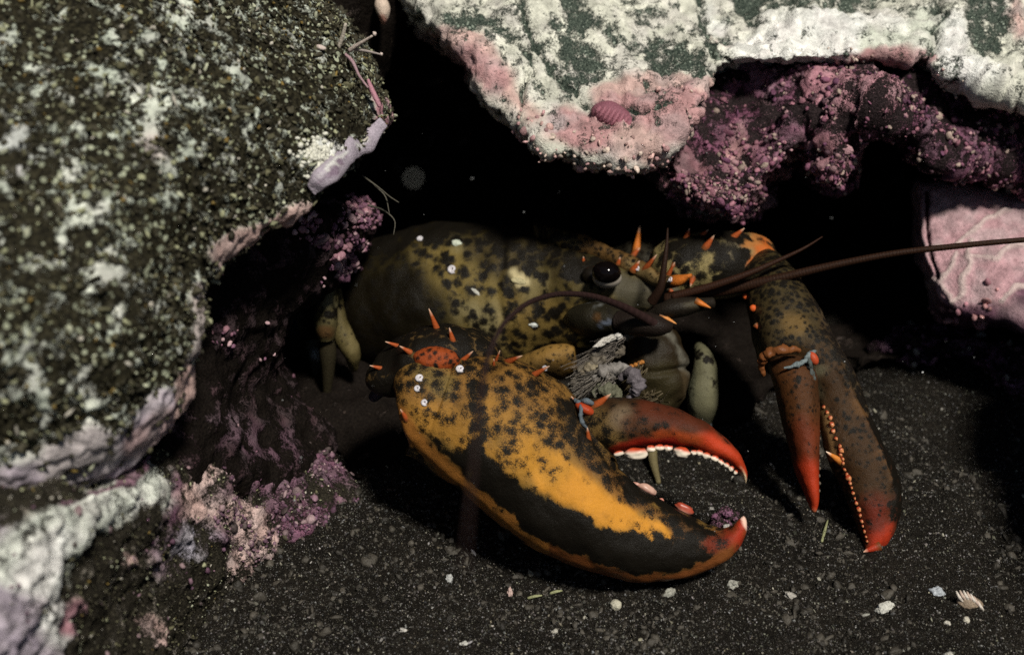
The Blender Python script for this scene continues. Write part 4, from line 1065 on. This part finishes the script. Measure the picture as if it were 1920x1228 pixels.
for (x, y, wx, wy, r, c0, c1) in [(1193, 904, 9, 5, -.3, (.42, .22, .17), (.2, .05, .03)), (1214, 913, 20, 10, -.5, (.45, .28, .22), (.18, .06, .05)), (1241, 933, 5, 4, -.5, (.5, .2, .15), (.3, .1, .08)), (1284, 950, 22, 12, -.45, (.30, .05, .025), (.45, .2, .15))]:
    tooth(x, y + 4, .512, wx * .9, wy * .8, crusher, r, c0, c1, up=-1)
for a in [(953, 678, 981, 666, 9), (1003, 702, 1032, 685, 9), (930, 676, 938, 656, 4), (926, 684, 926, 672, 4), (760, 782, 750, 766, 7), (1103, 820, 1101, 800, 7), (1082, 756, 1070, 742, 6)]:
    spine(tr_cr, *a, crusher, .51, toward=.7)
spine(tr_f, 1122, 757, 1147, 737, 12, crusher, .512, toward=.5)
hp = blob('hinge_knob', 1097, 767, .5045, .0040, .0019, .003, M['spine'], crusher, (.30, .04, .012), rot=-.5)
tube('hinge_membrane', [(1062, 744, .510), (1082, 753, .505), (1091, 768, .5015), (1090, 786, .5005), (1102, 806, .502)], [.0003, .0006, .0007, .0006, .0003], M['limb'], crusher, (.085, .105, .12), nr=50, bump=.9)
tube('hinge_membrane', [(1090, 752, .5055), (1100, 752, .5035), (1112, 757, .504)], [.0007, .0012, .0007], M['limb'], crusher, (.09, .11, .125))

# far arm
shell('arm_segment', [(1140, 462, 1146, 500, .635, .635, .006), (1180, 452, 1186, 512, .628, .628, .010), (1220, 450, 1226, 530, .622, .622, .011), (1252, 455, 1256, 545, .618, .618, .010)], M['shell_small'], lob, (.025, .022, .015), .5, [], nr=30, ns=26, bumps=.0012)
st = [(1238, 462, 1246, 540, .604, .604, .006), (1262, 445, 1266, 556, .598, .597, .013), (1300, 436, 1305, 562, .595, .592, .016), (1345, 434, 1350, 560, .595, .592, .0165), (1390, 438, 1392, 548, .597, .595, .014), (1425, 449, 1428, 520, .60, .599, .010), (1445, 466, 1446, 497, .603, .603, .004)]
fcar = shell('arm_segment', st, M['shell_big'], lob, (.22, .175, .075), .60, [([(1300, 500), (1330, 530), (1310, 550)], 34, 14, (.26, .21, .09), .52), ([(1270, 460), (1340, 450), (1390, 455)], 22, 12, (.12, .095, .04), .74), ([(1380, 480), (1390, 520)], 30, 12, (.12, .10, .06), .82),
             ([(1428, 460), (1432, 482), (1420, 490)], 22, 10, (.38, .095, .018), .36), ([(1405, 455), (1415, 450)], 14, 8, (.34, .14, .04), .45)], nr=70, ns=44, bumps=.0009)
fcar['label'] = 'cream and black mottled arm segment of the far claw'
tr_q = bvh(fcar)
for a in [(1288, 443, 1293, 427, 8), (1318, 440, 1329, 430, 7), (1326, 460, 1340, 440, 10), (1378, 443, 1397, 427, 9), (1262, 498, 1256, 508, 5), (1298, 524, 1294, 538, 9)]:
    spine(tr_q, *a, fcar, .59, toward=.4)
spine(tr_q, 1194, 462, 1200, 421, 11, fcar, .615, toward=.1, red=(.55, .16, .025))
spine(tr_q, 1190, 476, 1200, 464, 7, fcar, .612)

# pincer claw
st = [(1452, 478, 1400, 520, .592, .592, .008), (1482, 500, 1396, 560, .583, .580, .0125), (1512, 548, 1404, 602, .573, .569, .0150), (1540, 604, 1414, 640, .565, .560, .0155), (1562, 650, 1430, 672, .559, .553, .0145), (1584, 694, 1488, 694, .555, .549, .0125), (1606, 742, 1526, 738, .552, .546, .011),
      (1630, 792, 1540, 800, .548, .543, .0105), (1655, 842, 1558, 856, .545, .54, .0105), (1676, 890, 1580, 905, .542, .538, .010), (1687, 935, 1598, 950, .539, .536, .009), (1685, 978, 1611, 990, .536, .534, .0075), (1672, 1012, 1620, 1016, .533, .532, .0055), (1655, 1032, 1622, 1030, .531, .531, .003), (1640, 1038, 1620, 1035, .530, .530, .0008)]
strokes = [([(1440, 500), (1470, 560)], 60, 25, (.045, .033, .013), .62), ([(1460, 610), (1500, 600)], 50, 22, (.042, .03, .013), .56), ([(1490, 610)], 24, 14, (.12, .075, .026), .25),
           ([(1540, 700), (1545, 730)], 20, 14, (.11, .105, .065), .25), ([(1570, 720), (1600, 820), (1630, 900)], 40, 18, (.040, .021, .009), .42), ([(1640, 780), (1690, 880), (1700, 960)], 26, 8, (.03, .014, .008), .8), ([(1530, 560), (1580, 660), (1625, 760)], 14, 7, (.05, .035, .018), .7),
           ([(1590, 730), (1620, 790), (1650, 850), (1665, 900)], 3, 4, (.08, .04, .015), .4), ([(1640, 960), (1650, 1000)], 30, 28, (.10, .016, .008), .4), ([(1640, 1020), (1665, 1012)], 18, 16, (.36, .032, .011), .04), ([(1618, 1040), (1645, 1042)], 7, 4, (.8, .52, .4), 0),
           ([(1530, 740), (1545, 800), (1560, 850)], 8, 4, (.26, .15, .06), .1)]
pincer = shell('pincer_claw', st, M['shell_small'], lob, (.040, .022, .009), .54, strokes, nr=150, ns=64, e1=.95, e2=.92, bumps=.0007, grooves=[([(1575, 690), (1620, 790), (1650, 850), (1668, 905)], 9, .0012)])
pincer['label'] = 'slender brown and red pincer claw pointing down to the sand'
tr_pi = bvh(pincer)
st = [(1526, 676, 1440, 684, .552, .552, .006), (1532, 706, 1446, 706, .547, .547, .0095), (1534, 750, 1459, 750, .544, .544, .0105), (1535, 795, 1468, 795, .542, .542, .010), (1535, 842, 1481, 842, .54, .54, .009), (1535, 886, 1495, 886, .538, .538, .0075), (1535, 924, 1509, 922, .536, .536, .005), (1532, 946, 1519, 944, .535, .535, .003), (1528, 959, 1524, 958, .534, .534, .0007)]
pf = shell('movable_finger', st, M['shell_small'], pincer, (.045, .02, .009), .36, [([(1480, 720), (1500, 800)], 40, 24, (.07, .027, .009), .40), ([(1505, 820), (1512, 880)], 34, 24, (.11, .024, .009), .3), ([(1515, 890), (1526, 950)], 26, 16, (.32, .032, .010), .10), ([(1526, 960)], 8, 5, (.6, .2, .1), 0)], nr=80, ns=40, bumps=.0005)
beads = [(1545, 763, 4), (1551, 773, 4), (1557, 783, 5), (1560, 796, 6), (1562, 808, 5), (1568, 822, 4), (1575, 836, 4), (1577, 844, 6), (1576, 852, 4), (1580, 860, 4), (1581, 868, 4), (1584, 880, 4), (1588, 889, 4), (1592, 896, 7), (1594, 906, 4), (1597, 914, 3), (1600, 924, 4), (1603, 934, 3), (1606, 943, 5), (1611, 954, 6), (1613, 966, 4), (1616, 977, 4), (1618, 986, 3), (1621, 996, 4), (1624, 1006, 3), (1626, 1014, 3)]
for x, y, r in beads:
    loc, nn_, ok = hit(tr_pi, x, y, .53); d_ = float(proj(loc[None])[2][0])
    tooth(x, y, d_, r * .85, r * .95, pincer, .6, (.5, .2, .08), (.28, .04, .015))
spine(tr_pi, 1640, 1026, 1617, 1035, 13, pincer, .531, toward=.2, red=(.30, .03, .012), tip=(.7, .45, .32), nm='finger_tip')
spine(tr_pi, 1572, 862, 1547, 845, 10, pincer, .535, red=(.5, .17, .03), tip=(.9, .75, .6))
for x, y, r in [(1398, 556, 6), (1412, 578, 7), (1474, 684, 5)]:
    loc, nn_, ok = hit(tr_pi, x, y, .56); d_ = float(proj(loc[None])[2][0])
    blob('knob', x, y, d_ - .0008 if ok else .562, r * K * d_, r * K * d_, r * K * d_, M['spine'], pincer, (.5, .09, .02), tpl=ICO1)
spine(tr_pi, 1419, 612, 1428, 622, 7, pincer, .555)
tube('hinge_cuff', [(1432, 704, .545), (1427, 684, .543), (1436, 666, .540), (1462, 656, .537), (1500, 657, .539)], [.0006, .0015, .0018, .0019, .0009], M['spine'], pincer, (.14, .05, .016), nr=60, bump=.5)
tube('hinge_membrane', [(1470, 690, .5365), (1490, 686, .5365), (1508, 678, .5375), (1516, 665, .5385), (1530, 658, .541)], [.0004, .0007, .0010, .0009, .0004], M['limb'], pincer, (.13, .16, .165), nr=50, bump=.9)
tube('hinge_membrane', [(1514, 672, .538), (1520, 690, .538), (1524, 712, .539), (1530, 750, .541)], [.0012, .0012, .001, .0006], M['limb'], pincer, (.06, .07, .066), nr=50, bump=.9)
blob('hinge_knob', 1525, 672, .5385, .0018, .0028, .002, M['spine'], pincer, (.36, .055, .02), rot=.5)
# inner edge of the moving finger: small dark denticles
for k in range(9):
    blob('denticle', 1535 + (k % 2), 808 + k * 14, .541 - k * .0006, .0007, .0008, .001, M['limb'], pincer, (.10, .08, .06), tpl=ICO1)

# ---------------------------------------------------------------- small things
tr_l = bvh(carapace, car, crusher, rost, fcar)
# coiled white tube worms growing on the shell
def worm(px, py, rpx, label):
    loc, n, ok = hit(tr_l, px, py, .56)
    d = float(proj(loc[None])[2][0]); r = rpx * K * d
    n = n / np.linalg.norm(n); a = np.cross(n, AX); a /= np.linalg.norm(a); b = np.cross(n, a)
    nr, ns = 40, 8
    v = []
    for i in range(nr):
        t = i / (nr - 1); an = t * 2 * math.pi * 1.6; R = r * (.22 + .56 * t); q = r * (.20 + .14 * t)
        o = math.cos(an) * a + math.sin(an) * b
        c = loc + n * q * .6 + o * R
        for j in range(ns):
            w = 2 * math.pi * j / ns
            v.append(c + q * (math.cos(w) * o + math.sin(w) * n))
    f = [[i * ns + j, i * ns + (j + 1) % ns, (i + 1) * ns + (j + 1) % ns, (i + 1) * ns + j] for i in range(nr - 1) for j in range(ns)]
    f += [list(range(ns))[::-1], list(range((nr - 1) * ns, nr * ns))]
    o = mk('tube_worm', np.array(v), f, M['pebble'], None, np.tile((.55, .53, .56), (len(v), 1)))
    tag(o, label, 'tube worm', 'white tube worms on the lobster')
for a in [(848, 505, 9, 'white coiled tube worm in the middle of the lobster carapace side'), (788, 448, 7, 'faint coiled tube worm near the top rear of the carapace'), (787, 709, 9, 'white coiled tube worm at the crusher claw base, upper of a pair'),
          (783, 728, 7, 'white coiled tube worm at the crusher claw base, lower of a pair'), (863, 692, 9, 'white coiled tube worm right of the orange joint pad'), (796, 754, 7, 'dull grey tube worm on the crusher claw below the white pair'),
          (1022, 690, 6, 'small white tube worm on the spine at the upper edge of the crusher'), (1258, 524, 6, 'white tube worm at the tip of the rostrum'), (1196, 503, 5, 'tiny white tube worm under a rostrum spine ahead of the eye')]:
    worm(*a)
def flake(nm, px, py, rx, ry, rot, col, label, cat, tree=tr_l, lump=.35, seed=1, dd=None, thick=.35, tpl=None, default=.55):
    loc, n, ok = hit(tree, px, py, default)
    d = float(proj(loc[None])[2][0]) if dd is None else dd
    o = blob(nm, px, py, d - min(rx, ry) * K * d * .1, rx * K * d, ry * K * d, min(rx, ry) * K * d * thick * 1.6, M['pebble'], None, col, rot, tpl or ICO2, lump, seed)
    tag(o, label, cat)
    return o
flake('shell_flake', 856, 458, 9, 7, -.6, (.42, .46, .38), 'pale green flake lodged on top of the carapace', 'flake', seed=3)
flake('shell_flake', 1000, 609, 8, 4, 0, (.5, .53, .5), 'small white flake stuck on the cheek of the carapace', 'flake', seed=4)
flake('shell_flake', 893, 548, 13, 3, -.7, (.4, .4, .36), 'thin pale sliver stuck to the carapace behind its groove', 'flake', seed=5)
flake('shell_flake', 972, 527, 12, 6, -.2, (.36, .32, .18), 'tan lump on the upper carapace behind the eye', 'flake', seed=6)

# pebbles and shell pieces on the sand
tr_s = bvh(sand)
PB = [('pebble', 1155, 1134, 14, 11, -.4, (.50, .48, .38), 'smooth cream pebble on the sand under the crusher claw', 'pebble', .12), ('shell_piece', 1660, 1138, 20, 11, .5, (.62, .62, .56), 'jagged white shell piece on the sand at lower right', 'shell', .5),
      ('pebble', 1757, 1110, 14, 12, -.3, (.44, .48, .52), 'rough bluish white pebble left of the ribbed shell', 'pebble', .3), ('shell_piece', 957, 1112, 6, 12, .2, (.52, .38, .34), 'pinkish shell chip standing at the edge of the claw shadow', 'shell', .35),
      ('pebble', 1811, 1163, 8, 8, 0, (.56, .53, .44), 'round cream pebble just below the ribbed shell', 'pebble', .15), ('pebble', 1776, 1169, 8, 6, -.4, (.5, .48, .42), 'small oval pebble lower left of the ribbed shell', 'pebble', .2),
      ('shell_piece', 1484, 1118, 14, 8, -.6, (.40, .38, .34), 'dull shell chip lying on the sand between the two claws', 'shell', .4), ('pebble', 757, 1182, 9, 6, -.3, (.52, .5, .46), 'small white pebble on the sand at lower left of centre', 'pebble', .3),
      ('pebble', 870, 1206, 8, 5, 0, (.5, .5, .46), 'small flat white pebble at the bottom edge of the sand', 'pebble', .3), ('pebble', 1040, 1184, 7, 5, .5, (.48, .46, .4), 'small pale pebble below the cream pebble to its left', 'pebble', .3),
      ('shell_piece', 1255, 1112, 14, 9, .7, (.36, .36, .31), 'chalky shell crumb beside the sand shadow of the claw tip', 'shell', .5), ('shell_piece', 1374, 1096, 11, 9, .3, (.34, .34, .30), 'chalky shell crumb right of the crusher claw tip', 'shell', .5),
      ('pebble', 842, 1085, 8, 9, .3, (.42, .43, .42), 'small white crumb at the upper edge of the lit sand', 'pebble', .4), ('pebble', 1780, 1227, 9, 6, .4, (.46, .45, .4), 'white pebble cut by the bottom edge at lower right', 'pebble', .3),
      ('shell_piece', 1621, 1153, 10, 3, .2, (.3, .3, .26), 'thin grey shell sliver left of the jagged shell piece', 'shell', .2)]
for i, (nm, x, y, rx, ry, r, c, lb_, ct, lu) in enumerate(PB):
    flake(nm, x, y, rx * .9, ry * .9, r, tuple(q * .8 for q in c), lb_, ct, tr_s, min(lu, .32), 20 + i, thick=.7, tpl=ICO3, default=ground_d(y))
# ribbed shell: a fan of raised ribs
loc, n, ok = hit(tr_s, 1818, 1130, .5); d0 = float(proj(loc[None])[2][0])
sh_ = empty('ribbed_shell', loc); tag(sh_, 'half buried ribbed shell on the sand at lower right', 'shell')
blob('shell_body', 1818, 1131, d0, .0046, .0032, .0022, M['pebble'], sh_, (.22, .17, .12), -.3, ICO3, .1, 9)
for k in range(7):
    t = (k - 3) / 3.0
    x0, y0 = 1818 + t * 20, 1124 + t * 9 - 8 * (1 - t * t)
    tube('rib', [(x0 - 5, y0 - 7, d0 - .0012), (x0, y0 + 3, d0 - .0019), (x0 + 8, y0 + 13, d0 - .0012)], [.0003, .0006, .0003], M['pebble'], sh_, (.46, .36, .30) if k % 2 else (.55, .50, .44), ns=7, nr=10)
# stone with pink crust between the claw tips
loc, n, ok = hit(tr_s, 1362, 1002, .545); d0 = float(proj(loc[None])[2][0])
stn = blob('stone', 1362, 985, d0 - .004, .0074, .0062, .006, M['low_rock'], None, (.3, .14, .22), 0, ICO3, .35, 5, amt=np.full(len(ICO3[0]), .40))
tag(stn, 'small dark stone with pink crust between the crusher claw tips', 'stone')
for x, y, r, c in [(1340, 968, 7, (.3, .13, .22)), (1364, 963, 9, (.34, .16, .26)), (1360, 988, 9, (.6, .58, .54)), (1334, 953, 6, (.5, .48, .44)), (1378, 972, 5, (.3, .15, .22))]:
    blob('crust_knob', x, y, d0 - .0095, r * K * d0 * .8, r * K * d0 * .65, .0012, M['nodule'], stn, tuple(q * .55 for q in c), .3, ICO2, .5, int(x))
# straws
for (x0, y0, x1, y1, lb_) in [(990, 1121, 1016, 1116, 'short pale straw lying on the sand under the crusher claw'), (1032, 1112, 1054, 1107, 'thin straw at the shadow edge right of the short pale straw'), (1541, 1015, 1552, 975, 'green straw on the sand between the pincer fingers')]:
    da, db = [float(proj(hit(tr_s, x, y, .52)[0][None])[2][0]) - .0008 for x, y in ((x0, y0), (x1, y1))]
    o = tube('straw', [(x0, y0, da), ((x0 + x1) / 2, (y0 + y1) / 2 - 1, (da + db) / 2 - .0004), (x1, y1, db)], [.0005, .0006, .0003], M['pebble'], None, (.24, .25, .13), ns=7, nr=12)
    tag(o, lb_, 'straw', 'straws on the sand')

# chiton on the overhang
tr_t = bvh(top_rock)
cax = np.array([(1118, 205), (1182, 236)], float)
loc, n, ok = hit(tr_t, 1150, 220, .54); d0 = float(proj(loc[None])[2][0])
ch = empty('chiton', loc); tag(ch, 'pink red chiton clinging to the lip of the pale overhang', 'chiton')
rot = math.atan2(-(cax[1, 1] - cax[0, 1]), cax[1, 0] - cax[0, 0])
L = np.linalg.norm(cax[1] - cax[0]) * K * d0
blob('girdle', 1150, 220, d0, L * .62, L * .36, .0042, M['nodule'], ch, (.20, .075, .10), rot, ICO3, .05, 2)
for k in range(8):
    t = (k + .5) / 8; x, y = cax[0] * (1 - t) + cax[1] * t; w = math.sqrt(max(0.1, 1 - (2 * t - 1) ** 2 * .9))
    blob('valve', x, y, d0 - .0032 * w, L * .075, L * .24 * w, .0020, M['nodule'], ch, (.27, .105, .135), rot - .12, ICO2, .04, k)

# lavender shell blade and white tuft on the boulder's edge
tr_b = bvh(left_boulder)
dA = float(proj(hit(tr_b, 600, 300, .47)[0][None])[2][0]); dB = float(proj(hit(tr_b, 690, 245, .49)[0][None])[2][0])
o = shell('broken_shell', [(574, 348, 590, 368, dA - .003, dA - .001, .0010), (596, 316, 622, 346, dA - .004, dA - .002, .0018), (636, 272, 662, 312, (dA + dB) / 2 - .004, (dA + dB) / 2 - .002, .0022), (680, 240, 706, 272, dB - .004, dB - .002, .002), (712, 222, 724, 238, dB - .002, dB - .001, .0008)], M['pebble'], None, (.33, .29, .34), 1,
          [([(600, 330), (650, 285), (690, 262)], 6, 4, (.6, .6, .58), 1), ([(585, 350), (630, 318)], 4, 3, (.2, .15, .2), 1), ([(640, 300), (690, 255)], 3, 2, (.2, .15, .2), 1)], nr=40, ns=24, bumps=.0012)
tag(o, 'long lavender grey broken shell on the edge of the large boulder', 'shell')
pts_ = np.stack([rng.normal(592, 17, 170), rng.normal(294, 14, 170)], 1)
vv, ff, k = [], [], 0
for x, y in pts_:
    loc, n, ok = hit(tr_b, x, y, dA)
    if not ok: continue
    tv, tf = ICO1; r = rng.uniform(.0003, .0010)
    q = tv * r * rng.uniform(.7, 1.4, 3) + loc + n * r * .6
    vv.append(q); ff.append(tf + k); k += len(q)
vv = np.concatenate(vv)
o = mk('crust_tuft', vv, np.concatenate(ff), M['pebble'], None, np.tile((.60, .60, .52), (len(vv), 1)))
tag(o, 'bright white crust tuft beside the lavender broken shell', 'crust')
# pale shell in the gap at the top
o = shell('pale_shell', [(706, 4, 722, 2, .60, .60, .002), (704, 18, 730, 14, .597, .597, .004), (710, 32, 728, 34, .598, .598, .003), (716, 44, 722, 44, .60, .60, .001)], M['pebble'], None, (.52, .42, .34), 1, [([(718, 40)], 10, 5, (.5, .26, .2), 1)], nr=20, ns=16, bumps=.0008)
tag(o, 'pale pinkish shell hanging in the dark gap at the top', 'shell')
# hydroid twigs on the boulder's upper edge
hy = empty('hydroid', P(655, 90, .51)); tag(hy, 'pale branching hydroid twigs on the upper edge of the large boulder', 'hydroid')
for pp, r, c in [([(632, 95, .506), (642, 70, .503), (648, 45, .50)], [.0009, .0008, .0006], (.42, .38, .32)), ([(655, 95, .506), (675, 82, .503), (698, 68, .50)], [.0009, .0007, .0004], (.4, .34, .3)), ([(660, 92, .507), (690, 97, .504), (715, 103, .502)], [.0006, .0005, .0003], (.3, .26, .24)),
                 ([(590, 88, .50), (602, 90, .497), (610, 92, .497)], [.0006, .001, .0006], (.5, .42, .38)), ([(645, 100, .508), (662, 118, .505), (672, 140, .505), (690, 165, .505)], [.0006, .0007, .0005, .0004], (.3, .2, .22)), ([(572, 50, .505), (566, 60, .503), (575, 75, .503)], [.0003, .0003, .0002], (.2, .17, .14)),
                 ([(690, 150, .507), (700, 175, .505), (712, 200, .505)], [.0006, .001, .0008], (.36, .18, .22))]:
    tube('twig', pp, r, M['limb'], hy, c, ns=7, nr=14)
for x, y, r in [(702, 64, 4), (715, 102, 3)]:
    blob('polyp', x, y, .50, r * K * .5, r * K * .6, r * K * .5, M['limb'], hy, (.5, .42, .38), .2, ICO1, .2, 2)
# algal threads hanging in front of the crevice
th_ = empty('alga', P(700, 350, .52)); tag(th_, 'dark thread alga hanging from the boulder into the crevice', 'alga')
for pp in [[(680, 330, .52), (710, 352, .52), (735, 372, .522), (748, 380, .523)], [(690, 385, .53), (720, 395, .53), (740, 415, .53), (738, 440, .53)], [(700, 345, .525), (722, 368, .525), (730, 400, .525)]]:
    tube('thread', pp, np.linspace(.0004, .0002, len(pp)), M['limb'], th_, (.07, .065, .05), ns=6, nr=24)

# drifting specks in the water
n = 70
px = rng.uniform(480, 1880, n); py = rng.uniform(250, 1150, n); d = rng.uniform(.40, .56, n)
sz = .00012 * np.exp(rng.normal(size=n) * .4)
v, f, c = scatter(P(px, py, d), sz, np.tile((.35, .36, .36), (n, 1)), *ICO1, jit=.1)
ms = mk('marine_snow', v, f, M['pebble'], None, c, kind='stuff'); ms['label'] = 'fine pale specks drifting in the water'
o = blob('drifting_speck', 775, 335, .20, .00034, .00034, .00034, M['pebble'], None, (.35, .36, .34), 0, ICO2)
tag(o, 'blurred pale speck drifting in the water before the dark gap', 'speck')
